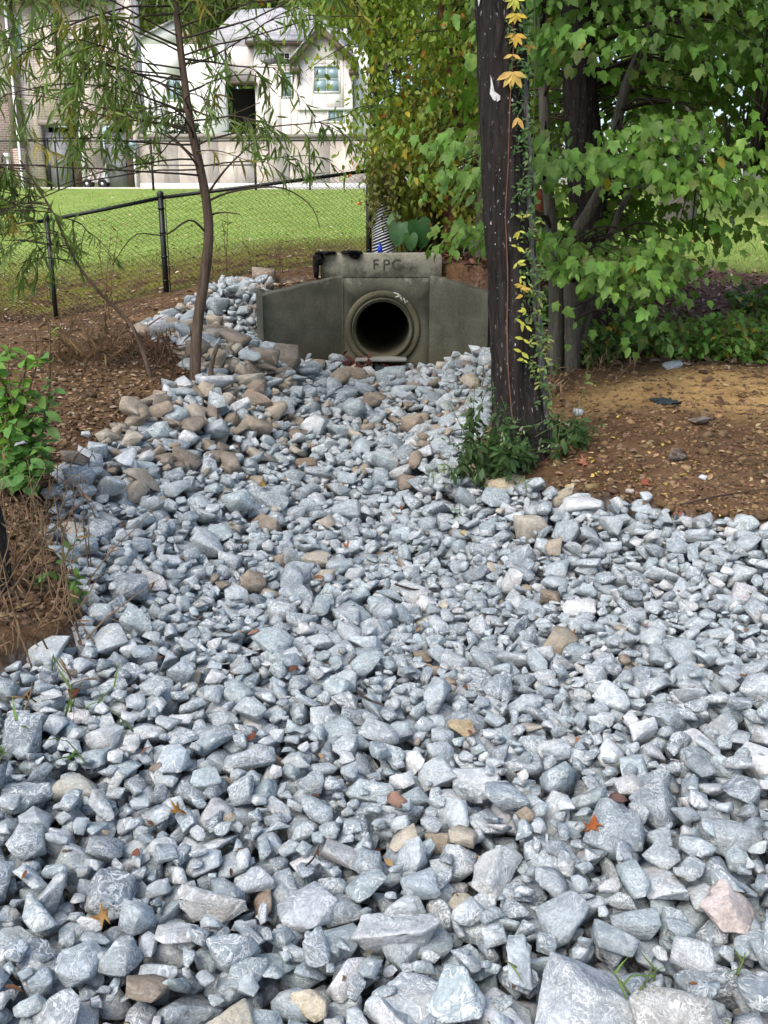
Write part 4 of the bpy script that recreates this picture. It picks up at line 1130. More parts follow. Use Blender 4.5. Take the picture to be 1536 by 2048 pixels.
# pale house on the higher ground behind
Y2 = 52.0
h2 = thing('pale_house', 'pale pink brick house with dark gable trim and grey roofs behind the terrace', 'house', (X(500, Y2), Y2, 2.6))
def XX(u): return X(u, Y2, 120)
def ZZ(v): return Z(v, Y2, 600)
zb2 = 2.4
wind1 = (XX(628), XX(682), ZZ(192), ZZ(137)); wind2 = (XX(538), XX(581), ZZ(131), ZZ(104)); windS = (XX(336), XX(366), ZZ(205), ZZ(155))
w1b = (XX(655), XX(690), ZZ(250), ZZ(222))
# gabled bay
gx0_, gx1_, gxa = XX(597), XX(706), XX(646); ya = Y2 - 1.2
wall_with_openings('wall', M['brick_pale'], h2, gx0_, gx1_, zb2, ZZ(128), ya, .3, [wind1, w1b])
m = MB(); m.prism([(gx0_, ya, ZZ(128)), (gx1_, ya, ZZ(128)), (gxa, ya, ZZ(70))], (0, .3, 0)); m.build('gable', M['brick_pale'], h2)
for xe, ze in ((XX(585), ZZ(132)), (XX(718), ZZ(134))):
    m = MB(); m.prism([(xe, ya - .45, ze), (gxa, ya - .45, ZZ(63)), (gxa, ya - .45, ZZ(63) - .33), (xe, ya - .45, ze - .3)], (0, .12, 0)); m.build('bargeboard', M['trimbrown'], h2)
    m = MB(); m.prism([(xe, ya - .5, ze + .02), (gxa, ya - .5, ZZ(63) + .02), (gxa, ya - .5, ZZ(63) + .14), (xe, ya - .5, ze + .14)], (0, 7, 0)); m.build('gable_roof', M['shingle'], h2)
    m = MB(); m.box((min(xe, xe + .45 * (1 if xe < gxa else -1)), ya - .45, ze - .55), (max(xe, xe + .45 * (1 if xe < gxa else -1)), ya - .02, ze - .31)); m.build('eave_return', M['trimbrown'], h2)
window(h2, *wind1[:2], *wind1[2:], ya, 2, 2, .08); window(h2, *w1b[:2], *w1b[2:], ya, 2, 1, .08)
m = MB(); m.box((gx0_, ya - .12, ZZ(226)), (gx1_, ya - .003, ZZ(221))); m.build('sill_course', M['trim'], h2)
# flat-eaved block with the small dark window
wall_with_openings('wall', M['brick_pale'], h2, XX(508), gx0_ - .01, zb2, ZZ(90), Y2, .3, [wind2, (XX(560), XX(584), ZZ(196), ZZ(142))])
window(h2, *wind2[:2], *wind2[2:], Y2, 4, 2, .06, M['glassdark']); window(h2, XX(560), XX(584), ZZ(196), ZZ(142), Y2, 1, 2, .07)
m = MB(); m.box((XX(494), Y2 - .5, ZZ(91)), (XX(617), Y2 + .4, ZZ(86))); m.build('eave', M['trimbrown'], h2)
m = MB(); m.prism([(XX(494), Y2 - .52, ZZ(86) + .005), (XX(617), Y2 - .52, ZZ(86) + .005), (XX(590), Y2 + 2.4, ZZ(52)), (XX(530), Y2 + 2.4, ZZ(52))], (0, .02, .12)); m.build('dormer_roof', M['shingle'], h2)
# stucco wing at the left with porch
wall_with_openings('wall', M['stucco'], h2, XX(262), XX(452), zb2, ZZ(92), Y2 - .6, .3, [windS]); window(h2, *windS[:2], *windS[2:], Y2 - .6, 1, 2, .07)
m = MB(); m.prism([(XX(368), Y2 - .605, ZZ(92)), (XX(430), Y2 - .605, ZZ(92)), (XX(378), Y2 - .605, ZZ(40))], (0, .3, 0)); m.build('gable', M['brick_red'], h2)
m = MB(); m.prism([(XX(368), Y2 - .8, ZZ(38)), (XX(440), Y2 - .8, ZZ(100)), (XX(440), Y2 - .8, ZZ(104)), (XX(368), Y2 - .8, ZZ(42))], (0, 4, 0)); m.build('gable_roof', M['shingle'], h2)
m = MB(); m.prism([(XX(262), Y2 - .602, ZZ(92)), (XX(367), Y2 - .602, ZZ(92)), (XX(367), Y2 - .602, ZZ(45))], (0, .28, 0)); m.build('gable', M['stucco'], h2)
m = MB(); m.prism([(XX(367.5), Y2 - .8, ZZ(38)), (XX(252), Y2 - .8, ZZ(98)), (XX(252), Y2 - .8, ZZ(102)), (XX(367.5), Y2 - .8, ZZ(42))], (0, 4, 0)); m.build('gable_roof', M['shingle'], h2)
wall_with_openings('wall', M['brick_pale'], h2, XX(452) + .01, XX(508) - .01, ZZ(168), ZZ(92), Y2 + .2, .3, [])
m = MB(); m.box((XX(440), Y2 - .4, ZZ(170)), (XX(512), Y2 + .5, ZZ(164))); m.build('porch_beam', M['trimbrown'], h2)
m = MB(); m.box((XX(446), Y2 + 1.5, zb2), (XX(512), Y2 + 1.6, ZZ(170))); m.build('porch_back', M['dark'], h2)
m = MB(); m.box((XX(446), Y2 - .3, zb2), (XX(452), Y2 + .0, ZZ(170))); m.build('porch_post', M['trim'], h2)
# main hipped roof
m = MB(); yr0, yr1 = Y2 + .3, Y2 + 9
V = [(XX(395), yr0, ZZ(93)), (XX(735), yr0, ZZ(93)), (XX(735), yr1, ZZ(93)), (XX(395), yr1, ZZ(93)), (P(474, 20, yr0 + 3.5).x, yr0 + 3.5, P(474, 20, yr0 + 3.5).z), (P(612, 10, yr0 + 3.5).x, yr0 + 3.5, P(612, 12, yr0 + 3.5).z)]
m.add(V, [(0, 1, 5, 4), (1, 2, 5), (2, 3, 4, 5), (3, 0, 4), (3, 2, 1, 0)]); m.build('hip_roof', M['shingle'], h2)
m = MB(); V = [(XX(640), ya + 1.5, ZZ(100)), (XX(735), ya + 1.5, ZZ(88)), (XX(712), ya + 5, ZZ(52)), (XX(662), ya + 5, ZZ(46))]; m.prism(V, (0, .05, .1)); m.build('rear_roof', M['shingle'], h2)
m = MB(); m.tube([(XX(690), ya + 2.5, ZZ(85)), (XX(690), ya + 2.5, ZZ(48))], .10, 8); m.build('vent_pipe', M['trim'], h2)
m = MB(); m.box((XX(735) - .3, Y2 + .3, zb2), (XX(735), Y2 + 9, ZZ(93) - .01)); m.build('wall', M['brick_pale'], h2)
m = MB(); m.box((gx1_ + .01, Y2 + .3, zb2), (XX(735) - .31, Y2 + .6, ZZ(93) - .01)); m.build('wall', M['stucco'], h2)
# house at the right edge, mostly behind the maple
Y3 = 30.0
h3 = thing('grey_house', 'grey sided house with white eave and dark deck beam at the upper right edge', 'house', (X(1600, Y3), Y3, hz(12, Y3)))
z30 = hz(12, Y3) - .2
xa, xb = X(1518, Y3, 100), X(2100, Y3, 100)
m = MB(); m.box((xa, Y3, z30), (xb, Y3 + .3, Z(22, Y3, 1536))); m.build('wall', mat_plain('grey_house_wall', (.30, .29, .28), .9, var=.1, scale=2), h3)
m = MB(); m.box((xa - .25, Y3 - .5, Z(22, Y3, 1536)), (xb + .3, Y3 + .4, Z(5, Y3, 1536))); m.build('eave', M['trim'], h3)
m = MB(); m.prism([(xa - .3, Y3 - .55, Z(5, Y3, 1536)), (xa - .3, Y3 + 4, Z(5, Y3, 1536) + 2.4), (xa - .3, Y3 + 8.5, Z(5, Y3, 1536))], (xb - xa + .6, 0, 0)); m.build('roof', M['shingle'], h3)
m = MB(); m.box((xa - .12, Y3 - 2.4, Z(180, Y3, 1536)), (xb, Y3 - .003, Z(157, Y3, 1536))); m.build('deck', M['trimbrown'], h3)
for k in range(4):
    m = MB(); x = xa + .1 + k * 2.4; m.box((x, Y3 - 2.3, z30 - .3), (x + .15, Y3 - 2.15, Z(180, Y3, 1536) - .003)); m.build('deck_post', M['trimbrown'], h3)
window(h3, xa + 1.2, xa + 2.2, Z(110, Y3, 1536), Z(60, Y3, 1536), Y3 - .05, 2, 2)

# ================================================================== LEAVES
def tmpl(half, mids, groups, fold=.18, droop=.22):
    """half: outline points of one side (x,y); mids: y values on the midrib; groups: per side, lists of indices ('a',i) outline or ('m',i) midrib"""
    V = [(0, y) for y in mids] + list(half) + [(-x, y) for x, y in half]
    nm, nh = len(mids), len(half)
    F = []
    for g in groups:
        F.append(tuple(nm + i if k == 'a' else i for k, i in g))
        F.append(tuple(nm + nh + i if k == 'a' else i for k, i in g)[::-1])
    A = np.array(V, float)
    z = fold * np.abs(A[:, 0]) - droop * A[:, 1] ** 2
    return np.c_[A, z], F
T_MAPLE = tmpl([(.20, -.02), (.41, .08), (.36, .27), (.52, .61), (.29, .54), (.20, .78)], [0, .30, .58, 1.0],
    [[('m', 0), ('a', 0), ('a', 1), ('a', 2), ('m', 1)], [('m', 1), ('a', 2), ('a', 3), ('a', 4), ('m', 2)], [('m', 2), ('a', 4), ('a', 5), ('m', 3)]], .16, .28)
T_STAR = tmpl([(.16, .04), (.52, -.04), (.24, .24), (.66, .48), (.22, .46), (.20, .66)], [0, .28, .52, 1.0],
    [[('m', 0), ('a', 0), ('a', 1), ('a', 2), ('m', 1)], [('m', 1), ('a', 2), ('a', 3), ('a', 4), ('m', 2)], [('m', 2), ('a', 4), ('a', 5), ('m', 3)]], .45, -.12)
T_OVAL = tmpl([(.17, .14), (.27, .42), (.18, .76)], [0, .45, 1.0], [[('m', 0), ('a', 0), ('a', 1), ('m', 1)], [('m', 1), ('a', 1), ('a', 2), ('m', 2)]], .22, .2)
T_LANCE = tmpl([(.055, .25), (.06, .60)], [0, .30, .62, 1.0], [[('m', 0), ('a', 0), ('m', 1)], [('m', 1), ('a', 0), ('a', 1), ('m', 2)], [('m', 2), ('a', 1), ('m', 3)]], .3, .30)
T_LEAFLET = tmpl([(.10, .15), (.19, .45), (.12, .78)], [0, .45, 1.0], [[('m', 0), ('a', 0), ('a', 1), ('m', 1)], [('m', 1), ('a', 1), ('a', 2), ('m', 2)]], .2, .15)
T_HEART = tmpl([(.16, -.16), (.34, -.12), (.46, .10), (.44, .38), (.28, .72)], [0, .25, .5, .75, 1.0],
    [[('m', 0), ('a', 0), ('a', 1), ('a', 2), ('m', 1)], [('m', 1), ('a', 2), ('a', 3), ('m', 2)], [('m', 2), ('a', 3), ('a', 4), ('m', 3)], [('m', 3), ('a', 4), ('m', 4)]], .25, .25)
T_BLADE = (np.array([(-.05, 0, 0), (.05, 0, 0), (.035, .55, -.05), (-.035, .55, -.05), (0, 1, -.22)]), [(0, 1, 2, 3), (3, 2, 4)])

class Leaves:
    def __init__(s, T): s.T = T; s.p = []; s.d = []; s.n = []; s.s = []; s.c = []
    def add(s, p, d, n, size, c):
        s.p.append(tuple(p)); s.d.append(tuple(d)); s.n.append(tuple(n)); s.s.append(size); s.c.append(tuple(c))
    def arrays(s):
        p, d, n, sz, c = (np.array(a, float) for a in (s.p, s.d, s.n, s.s, s.c))
        d = d / (np.linalg.norm(d, axis=1)[:, None] + 1e-9)
        n = n - d * (n * d).sum(1)[:, None]; n = n / (np.linalg.norm(n, axis=1)[:, None] + 1e-9)
        x = np.cross(d, n)
        return p, x, d, n, sz, c
    def geo(s, sel, arr, rel=None):
        p, x, d, n, sz, c = (a[sel] for a in arr); T, F = s.T; k = len(T); N = len(p)
        V = (T[None, :, 0, None] * x[:, None, :] + T[None, :, 1, None] * d[:, None, :] + T[None, :, 2, None] * n[:, None, :]) * sz[:, None, None]
        if rel is None: V = V + p[:, None, :]
        lens = np.array([len(f) for f in F]); fl = np.concatenate([np.array(f) for f in F])
        loops = (fl[None, :] + (np.arange(N) * k)[:, None]).ravel()
        st = (np.r_[0, np.cumsum(lens)[:-1]][None, :] + (np.arange(N) * lens.sum())[:, None]).ravel()
        return V.reshape(-1, 3), loops, st, np.repeat(c, k, 0)
    def build(s, name, mat, parent, nparts=0, leafname='leaf', umax=1560):
        if not s.p: return None
        arr = s.arrays(); N = len(s.p); base = np.array(wloc(parent)) if parent is not None else np.zeros(3)
        u, v, dep = project(arr[0]); score = arr[4] / dep
        score = np.where((u > 0) & (u < 1536) & (v > 0) & (v < 2048), score / dep ** 2, -1)
        ordr = np.argsort(-score)[:nparts]; ordr = [i for i in ordr if score[i] > 0]
        rest = np.setdiff1d(np.arange(N), ordr)
        for i in ordr:
            V, lp, st, c = s.geo(np.array([i]), arr, 1)
            me = new_mesh(leafname, V, loops=lp, starts=st, cols=c)
            link(leafname, me, mat, parent, Vector(arr[0][i] - base))
        if len(rest):
            V, lp, st, c = s.geo(rest, arr)
            o = link(name, new_mesh(name, V - base, loops=lp, starts=st, cols=c), mat, parent)
            return o
def jit(c, f=.18, g=.08):
    k = RNG.uniform(1 - f, 1 + f)
    return tuple(max(0.003, v * k * RNG.uniform(1 - g, 1 + g)) for v in c)
def rv(s=1.0): return RNG.normal(0, s, 3)
def curve(p0, d0, L, n=8, grav=-.3, wob=.15, up=0.0):
    p = np.array(p0, float); d = np.array(d0, float); d /= np.linalg.norm(d); pts = [p.copy()]
    for i in range(n):
        d = d + np.array([0, 0, (grav + up * (1 - i / n))]) / n + RNG.normal(0, wob / n ** .5, 3) * np.array([1, 1, .6]); d /= np.linalg.norm(d)
        p = p + d * L / n; pts.append(p.copy())
    return np.array(pts)
def lerp_pts(pts, f):
    t = f * (len(pts) - 1); i = min(int(t), len(pts) - 2); a = t - i
    return pts[i] * (1 - a) + pts[i + 1] * a, pts[min(i + 1, len(pts) - 1)] - pts[i]
def smooth_line(pts, n):
    pts = np.array([tuple(p) for p in pts], float); t = np.linspace(0, len(pts) - 1, n); out = []
    for x in t:
        i = min(int(x), len(pts) - 2); a = x - i
        p0, p1, p2, p3 = pts[max(i - 1, 0)], pts[i], pts[i + 1], pts[min(i + 2, len(pts) - 1)]
        out.append(.5 * ((2 * p1) + (-p0 + p2) * a + (2 * p0 - 5 * p1 + 4 * p2 - p3) * a * a + (-p0 + 3 * p1 - 3 * p2 + p3) * a ** 3))
    return np.array(out)

# ------------------------------------------------------------------ large dark trunk
YT = 5.85
bt = G(1040, 905); bt.y
TP = [P(1048, 930, YT), P(1043, 870, YT), P(1036, 780, YT), P(1030, 680, YT), P(1024, 560, YT), P(1016, 420, YT), P(1010, 280, YT), P(1004, 140, YT), P(1000, 0, YT), P(994, -260, YT)]
TP[0].z = hz(TP[0].x, YT) - .15
top = Vector((TP[-1].x - .1, YT + .2, 9.0))
tree1 = thing('large_tree', 'large dark-barked tree trunk standing on the right bank of the stone channel', 'tree', (TP[0].x, YT, hz(TP[0].x, YT)))
tpts = smooth_line(TP + [Vector((TP[-1].x - .03, YT, 5.0)), Vector((TP[-1].x - .08, YT + .1, 7.0)), top], 64)
zz = tpts[:, 2]
trad = np.interp(zz, [-.1, .2, .5, 1.0, 2.0, 3.0, 6, 9], [.25, .185, .155, .140, .134, .128, .10, .04])
tq = np.linspace(0, len(tpts) - 1, 230); tfine = np.stack([np.interp(tq, np.arange(len(tpts)), tpts[:, a_]) for a_ in range(3)], 1)
m = MB(); m.bark_tube(tfine, np.interp(tq, np.arange(len(tpts)), trad), 96, .020, 4); m.build('trunk', M['bark_dark'], tree1, smooth=True)
cr = Leaves(T_OVAL)
for k in range(22):
    f = RNG.uniform(.74, .98); p0, _ = lerp_pts(tpts, f); th = RNG.uniform(0, 6.28)
    b = curve(p0, (math.cos(th), math.sin(th), .5), RNG.uniform(1.2, 2.4), 7, .1, .3)
    m = MB(); m.tube(b, np.linspace(.04, .01, 8), 6); m.build('branch', M['bark_dark'], tree1, smooth=True)
    for q_ in range(80):
        p, d = lerp_pts(b, RNG.uniform(.3, 1)); cr.add(p + rv(.28), rv() + np.array([0, 0, -.5]), rv(.6) + np.array([0, 0, 1]), RNG.uniform(.08, .13), jit((.06, .12, .03)))
cr.build('crown', M['leaf'], tree1)
# scars of pale bare wood
scar = MB()
def on_trunk(u, v, push=.006):
    """point on the near surface of the large trunk seen at that spot"""
    z = P(u, v, YT).z; i = int(np.argmin(np.abs(tpts[:, 2] - z))); c = tpts[i]; r = trad[i]
    x = P(u, v, YT - r * .7).x; dx = np.clip((x - c[0]) / r, -.97, .97)
    return Vector((c[0] + dx * (r + push), c[1] - math.sqrt(1 - dx * dx) * (r + push), z))
def patch(pix, parent, name, mat, th=.006):
    m = MB(); ring = [on_trunk(u, v, th) for u, v in pix]; c = sum(ring, Vector()) / len(ring)
    n = len(ring); V = [tuple(p) for p in ring] + [tuple(c + Vector((0, -.004, 0)))]
    m.add(V, [(i, (i + 1) % n, n) for i in range(n)]); m.build(name, mat, parent)
M['barewood'] = mat_plain('bare_pale_wood', (.50, .50, .49), .8, var=.2, scale=40)
patch([(981, 155), (984, 165), (986, 182), (991, 195), (999, 197), (999, 205), (993, 209), (986, 204), (980, 192), (982, 175)], tree1, 'bare_patch', M['barewood'])
patch([(1002, 0), (1014, -4), (1013, 8), (1004, 12)], tree1, 'bare_patch', M['barewood'])
patch([(958, -4), (964, -4), (961, 14), (958, 24)], tree1, 'bare_patch', M['barewood'])
for k in range(34):
    u, v = RNG.uniform(966, 1036), RNG.uniform(60, 760)
    u += (v - 300) * .03; s = RNG.uniform(.6, 1.6) if k > 3 else RNG.uniform(2.2, 3.0)
    patch([(u + s * RNG.uniform(.3, .8) * math.cos(t), v + s * RNG.uniform(.8, 1.9) * math.sin(t)) for t in np.arange(7) * .898], tree1, 'pale_spot', M['barewood'], .010)  # small pale specks strewn at random, sharing the bare wood colour
# woody vine stem on its right flank and the creeper
vine = thing('climbing_vine', 'grey woody vine with green and yellow leaves climbing the large dark trunk', 'vine', (TP[0].x + .17, YT - .05, hz(TP[0].x + .17, YT)))
VP = [P(1092, 890, YT - .02), P(1086, 800, YT - .04), P(1078, 700, YT - .05), P(1070, 600, YT - .06), P(1062, 500, YT - .06), P(1057, 400, YT - .06), P(1050, 280, YT - .06), P(1044, 150, YT - .06), P(1038, 0, YT - .06), P(1030, -200, YT - .06)]
VP[0].z = hz(VP[0].x, VP[0].y) - .08
vp = smooth_line(VP, 60); vp[:, 0] += .006 * np.sin(np.arange(60) * .9)
m = MB(); m.tube(vp, np.interp(np.arange(60), [0, 8, 60], [.042, .032, .019]), 12, True, None, .35, 9); m.build('stem', M['bark_vine'], vine, smooth=True)
v2 = vp.copy(); v2[:, 0] += .022 * np.sin(np.arange(60) * .33 + 1); v2[:, 1] -= .02 + .012 * np.cos(np.arange(60) * .33)
m = MB(); m.tube(v2, .010, 8, True, None, .3, 11); m.build('stem', M['bark_vine'], vine, smooth=True)
th_line = [on_trunk(u, v, .012) for u, v in ((1020, -10), (1021, 60), (1023, 110), (1018, 190), (1016, 260), (1014, 340), (1010, 420), (1012, 480), (1015, 560), (1014, 640), (1016, 720), (1022, 800), (1030, 880))]
m = MB(); m.tube(smooth_line(th_line, 40), .0035, 6); m.build('thin_stem', M['bark_red'], vine)
hang = [P(1068, -20, 6.3), P(1070, 90, 6.3), P(1068, 200, 6.3), P(1067, 320, 6.3), P(1069, 440, 6.3), P(1072, 560, 6.3), P(1074, 640, 6.25)]
m = MB(); m.tube(smooth_line(hang, 30), .004, 5); m.build('hanging_stem', M['stem'], vine)
YEL = (.62, .42, .07); YGR = (.52, .52, .08)
lv = Leaves(T_LEAFLET)
def palmate(u, v, col, size, n=5, spread=1.25, down=1.0, base=None):
    p = np.array(base if base is not None else on_trunk(u, v, .03))
    for k in range(n):
        a_ = (k - (n - 1) / 2) * spread * 2 / max(n - 1, 1) + RNG.normal(0, .08)
        d = np.array([math.sin(a_), -.25, -math.cos(a_) * down]); lv.add(p, d, (0, -1, .35), size * RNG.uniform(.85, 1.1), jit(col, .1, .05))
for u, v, c, s in ((1022, 8, YGR, .062), (1024, 38, (.6, .48, .06), .062), (1024, 78, YEL, .068), (1019, 118, (.65, .40, .10), .06), (1020, 152, (.66, .46, .12), .088)):
    palmate(u, v, c, s, 5 if v != 118 else 2)
palmate(1028, 240, (.62, .40, .12), .07, 2, .5)
palmate(1048, 95, (.55, .36, .06), .05, 3)
for v in (436, 466, 492, 522, 546, 566, 578, 590, 612, 634, 646, 676, 701, 712):
    u = 1031 + (v - 430) * .05 + RNG.uniform(-7, 7); c = YEL if 555 < v < 600 else YGR
    p_ = np.array(on_trunk(u, v + RNG.uniform(-5, 5), .03))
    for k in range(int(RNG.integers(2, 4))):
        a_ = RNG.uniform(-2.4, 2.4); lv.add(p_, (math.sin(a_), -.3, -math.cos(a_) * .8), (RNG.normal(0, .4), -1, .4), RNG.uniform(.03, .058), jit(c, .15, .06))
for k in range(420):
    v = RNG.uniform(-20, 840); i = int(np.argmin(np.abs(vp[:, 2] - P(1060, v, YT - .06).z)))
    c = vp[i] + np.array([RNG.uniform(-.085, .05), -.04 - RNG.uniform(0, .05), RNG.normal(0, .02)]); cc = jit((.085, .16, .045) if v < 420 or RNG.random() < .65 else (.24, .28, .07), .25)
    for q_ in range(int(RNG.integers(1, 4))):
        lv.add(c + rv(.008), (RNG.normal(0, .8), RNG.normal(-.3, .3), RNG.normal(-.4, .6)), (RNG.normal(0, .5), -.8, .6), RNG.uniform(.022, .045), jit(cc, .15))
lv.build('foliage', M['leaf'], vine, 300)

# ------------------------------------------------------------------ maple on the right
def maple_floor(u):
    return np.interp(u, [860, 900, 960, 1090, 1130, 1200, 1290, 1330, 1400, 1450, 1480, 1536, 1700], [420, 440, 470, 520, 640, 665, 650, 560, 530, 520, 430, 350, 330])
mb0 = G(1150, 708)
mt = thing('maple_tree', 'leafy green maple with several grey stems behind the large dark trunk', 'tree', (mb0.x, 8.0, hz(mb0.x, 8.0)))
def stem(pix, r0, r1, mat, parent, name='stem', n=26, wob=.12, ext=None):
    pts = [P(u, v, Y) for u, v, Y in pix]; pts[0].z = min(pts[0].z, hz(pts[0].x, pts[0].y)) - .06
    if ext is not None: pts.append(Vector(ext))
    sp_ = smooth_line(pts, n); m = MB(); m.tube(sp_, np.linspace(r0, r1, n), 12, True, None, wob, 3); m.build(name, mat, parent, smooth=True); return sp_
YM = 8.0
s1 = stem([(1112, 690, YM), (1113, 600, YM), (1106, 500, YM), (1100, 430, YM), (1092, 300, YM), (1085, 100, YM + .1), (1080, -150, YM + .2)], .068, .03, M['bark_grey'], mt)
s2 = stem([(1148, 712, YM - .1), (1144, 640, YM - .1), (1140, 560, YM - .1), (1146, 480, YM - .05), (1180, 420, YM), (1212, 350, YM - .05), (1250, 180, YM - .1), (1300, 60, YM - .2), (1340, -120, YM - .3)], .062, .03, M['bark_grey'], mt)
s3 = stem([(1160, 470, YM), (1240, 420, YM + .1), (1330, 370, YM + .1), (1420, 345, YM + .1), (1500, 330, YM)], .03, .012, M['bark_grey'], mt, 'branch')
big = thing('dark_tree', 'broad blackish tree trunk half hidden inside the maple leaves', 'tree', (P(1195, 690, 9.0).x, 9.0, hz(P(1195, 690, 9.0).x, 9.0)))
s4 = stem([(1200, 690, 9.0), (1195, 600, 9.0), (1182, 480, 9.0), (1172, 340, 9.0), (1160, 180, 9.0), (1152, 0, 9.0), (1145, -250, 9.1)], .20, .11, M['bark_dark'], big, 'trunk', 40, .08, (P(1145, -250, 9.1).x, 9.2, 8.0))
cr = Leaves(T_OVAL)
for k in range(14):
    p0, _ = lerp_pts(s4, RNG.uniform(.8, 1)); th = RNG.uniform(0, 6.28); b = curve(p0, (math.cos(th), math.sin(th), .3), RNG.uniform(1, 2), 6, .1, .3)
    m = MB(); m.tube(b, np.linspace(.035, .01, 7), 6); m.build('branch', M['bark_dark'], big, smooth=True)
    for q_ in range(90):
        p, d = lerp_pts(b, RNG.uniform(.3, 1)); cr.add(p + rv(.3), rv() + np.array([0, 0, -.5]), rv(.6) + np.array([0, 0, 1]), RNG.uniform(.08, .12), jit((.06, .115, .03)))
cr.build('crown', M['leaf'], big)
ml = Leaves(T_MAPLE); mo = Leaves(T_OVAL); tw = MB()
MC, MR = np.array([2.15, 8.0, 3.0]), np.array([2.6, 1.7, 2.9])
stems = np.concatenate([s1, s2, s3, s4]); ncl = 0; tries = 0
while ncl < 2300 and tries < 30000:
    tries += 1
    q_ = RNG.normal(0, 1, 3); q_ /= np.linalg.norm(q_); q_ *= RNG.uniform(.35, 1) ** (1 / 2.2)
    c = MC + q_ * MR
    u, v, dep = (a_[0] for a_ in project(c))
    if (u < 945 - 20 * math.sin(v * .02) and not (u > 880 and 190 < v < 400 and c[1] < 7.8 and RNG.random() < .5)) or (u < 1000 and v < 150): continue
    if v > maple_floor(u) - 24 + 30 * math.sin(u * .021) or c[2] < hz(c[0], c[1]) + .15: continue
    if 1130 < u < 1175 and 180 < v < 470 and c[1] < 8.3 and RNG.random() < .55: continue
    if u > 1480 and v > 250 and RNG.random() < .45: continue
    if vnoise(np.array(c) * np.array([.9, .9, 3.0]) + 9, 5) < (-.12 if v > 300 else -.25): continue
    ncl += 1
    out = c - np.array([1.6, 8.0, c[2]]); out[2] = 0; out /= np.linalg.norm(out) + 1e-6
    tone = vnoise(np.array(c) * 1.1, 8)
    basec = np.array((.132, .25, .040)) * (1 + .42 * tone)
    if RNG.random() < .06: basec = np.array((.12, .16, .03))
    n = int(RNG.integers(8, 15)); side = np.array([-out[1], out[0], 0])
    for k in range(n):
        o_ = out * RNG.uniform(-.05, .30) + side * RNG.normal(0, .15) + np.array([0, 0, RNG.normal(0, .06)])
        o_[2] -= .35 * max(0, np.linalg.norm(o_[:2]) - .1)
        d = out * .55 + side * RNG.normal(0, .5) + np.array([0, 0, -RNG.uniform(.4, 1.2)])
        nr = np.array([0, 0, 1.0]) + out * .5 + rv(.38)
        col = jit(basec, .22, .08)
        if RNG.random() < .006: col = (.34, .28, .03)
        (ml if RNG.random() < .7 else mo).add(c + o_ * np.array([1.25, 1.25, .7]), d, nr, RNG.uniform(.04, .105), col)
    near = stems[np.argmin(((stems - c) ** 2).sum(1))]
    if RNG.random() < .5: tw.tube(smooth_line([near, (near + c) / 2 + np.array([0, 0, .12]), c], 6), np.linspace(.012, .003, 6), 4)
tw.build('twigs', M['twig'], mt)
cw_ = ml.build('crown', M['leaf'], mt, 300); tag(cw_, kind='stuff'); tag(mo.build('crown', M['leaf'], mt), kind='stuff')
print('maple leaves', len(ml.p))

# ------------------------------------------------------------------ crepe myrtle and olive thicket behind the headwall
def thicket_floor(u): return np.interp(u, [600, 640, 700, 740, 790, 850, 900, 960, 1100], [300, 310, 335, 350, 440, 425, 455, 480, 480])
cm_ = thing('small_leaved_tree', 'olive and rust small-leaved tree with peeling reddish stem behind the headwall', 'tree', (P(905, 490, 11.4).x, 11.4, hz(P(905, 490, 11.4).x, 11.4)))
c1 = stem([(905, 495, 11.4), (907, 430, 11.4), (906, 360, 11.4), (912, 280, 11.4), (900, 150, 11.5), (880, 0, 11.5), (860, -150, 11.5)], .062, .03, M['bark_red'], cm_)
c2 = stem([(898, 490, 11.45), (893, 420, 11.45), (875, 330, 11.5), (840, 240, 11.6), (790, 130, 11.7), (750, 20, 11.8)], .05, .02, M['bark_red'], cm_)
c3 = stem([(880, 385, 11.4), (850, 372, 11.3), (815, 345, 11.2), (780, 330, 11.2)], .018, .010, M['twig'], cm_, 'branch', 12)
c4 = stem([(955, 500, 10.9), (962, 400, 10.9), (958, 250, 10.9), (950, 100, 11), (940, -100, 11)], .05, .03, M['bark_grey'], cm_)
lv = Leaves(T_OVAL); tw = MB(); n_ = 0; tries = 0
TC, TR = np.array([.5, 11.7, 3.2]), np.array([1.85, 1.25, 2.6]); sts = np.concatenate([c1, c2, c4])
while n_ < 1700 and tries < 20000:
    tries += 1
    q_ = RNG.normal(0, 1, 3); q_ /= np.linalg.norm(q_); q_ *= RNG.uniform(.05, 1) ** .40
    c = TC + q_ * TR; u, v, dep = (a_[0] for a_ in project(c))
    if v > thicket_floor(u) - 8: continue
    if u < 770 and v > 150 and RNG.random() < np.interp(u, [640, 780], [.95, .40]): continue
    if u < 690 and RNG.random() < (.5 if v > 60 else .25): continue
    if u < 712 and 40 < v < 330 and RNG.random() < .88: continue
    if vnoise(np.array(c) * 1.6 + 3, 15) < -.30: continue
    n_ += 1
    k_ = np.clip((u - 700) / 220, 0, 1) * np.clip((v - 20) / 120, 0, 1)
    tone = vnoise(np.array(c) * 1.2, 18)
    g1, g2 = np.array((.19, .275, .032)), np.array((.20, .19, .032))
    basec = g1 * (1 - k_ * (.55 + .4 * tone)) + g2 * k_ * (.55 + .4 * tone)
    for k in range(int(RNG.integers(9, 16))):
        col = jit(basec, .25, .1)
        if RNG.random() < .03: col = (.33, .13, .02)
        if RNG.random() < .03: col = (.40, .32, .03)
        lv.add(c + rv(.13), rv(.6) + np.array([0, 0, -.8]), rv(.5) + np.array([0, -.5, .8]), RNG.uniform(.05, .09), col)
    near = sts[np.argmin(((sts - c) ** 2).sum(1))]
    if RNG.random() < .3: tw.tube(smooth_line([near, (near + c) / 2 + np.array([0, 0, .1]), c], 5), np.linspace(.008, .003, 5), 4)
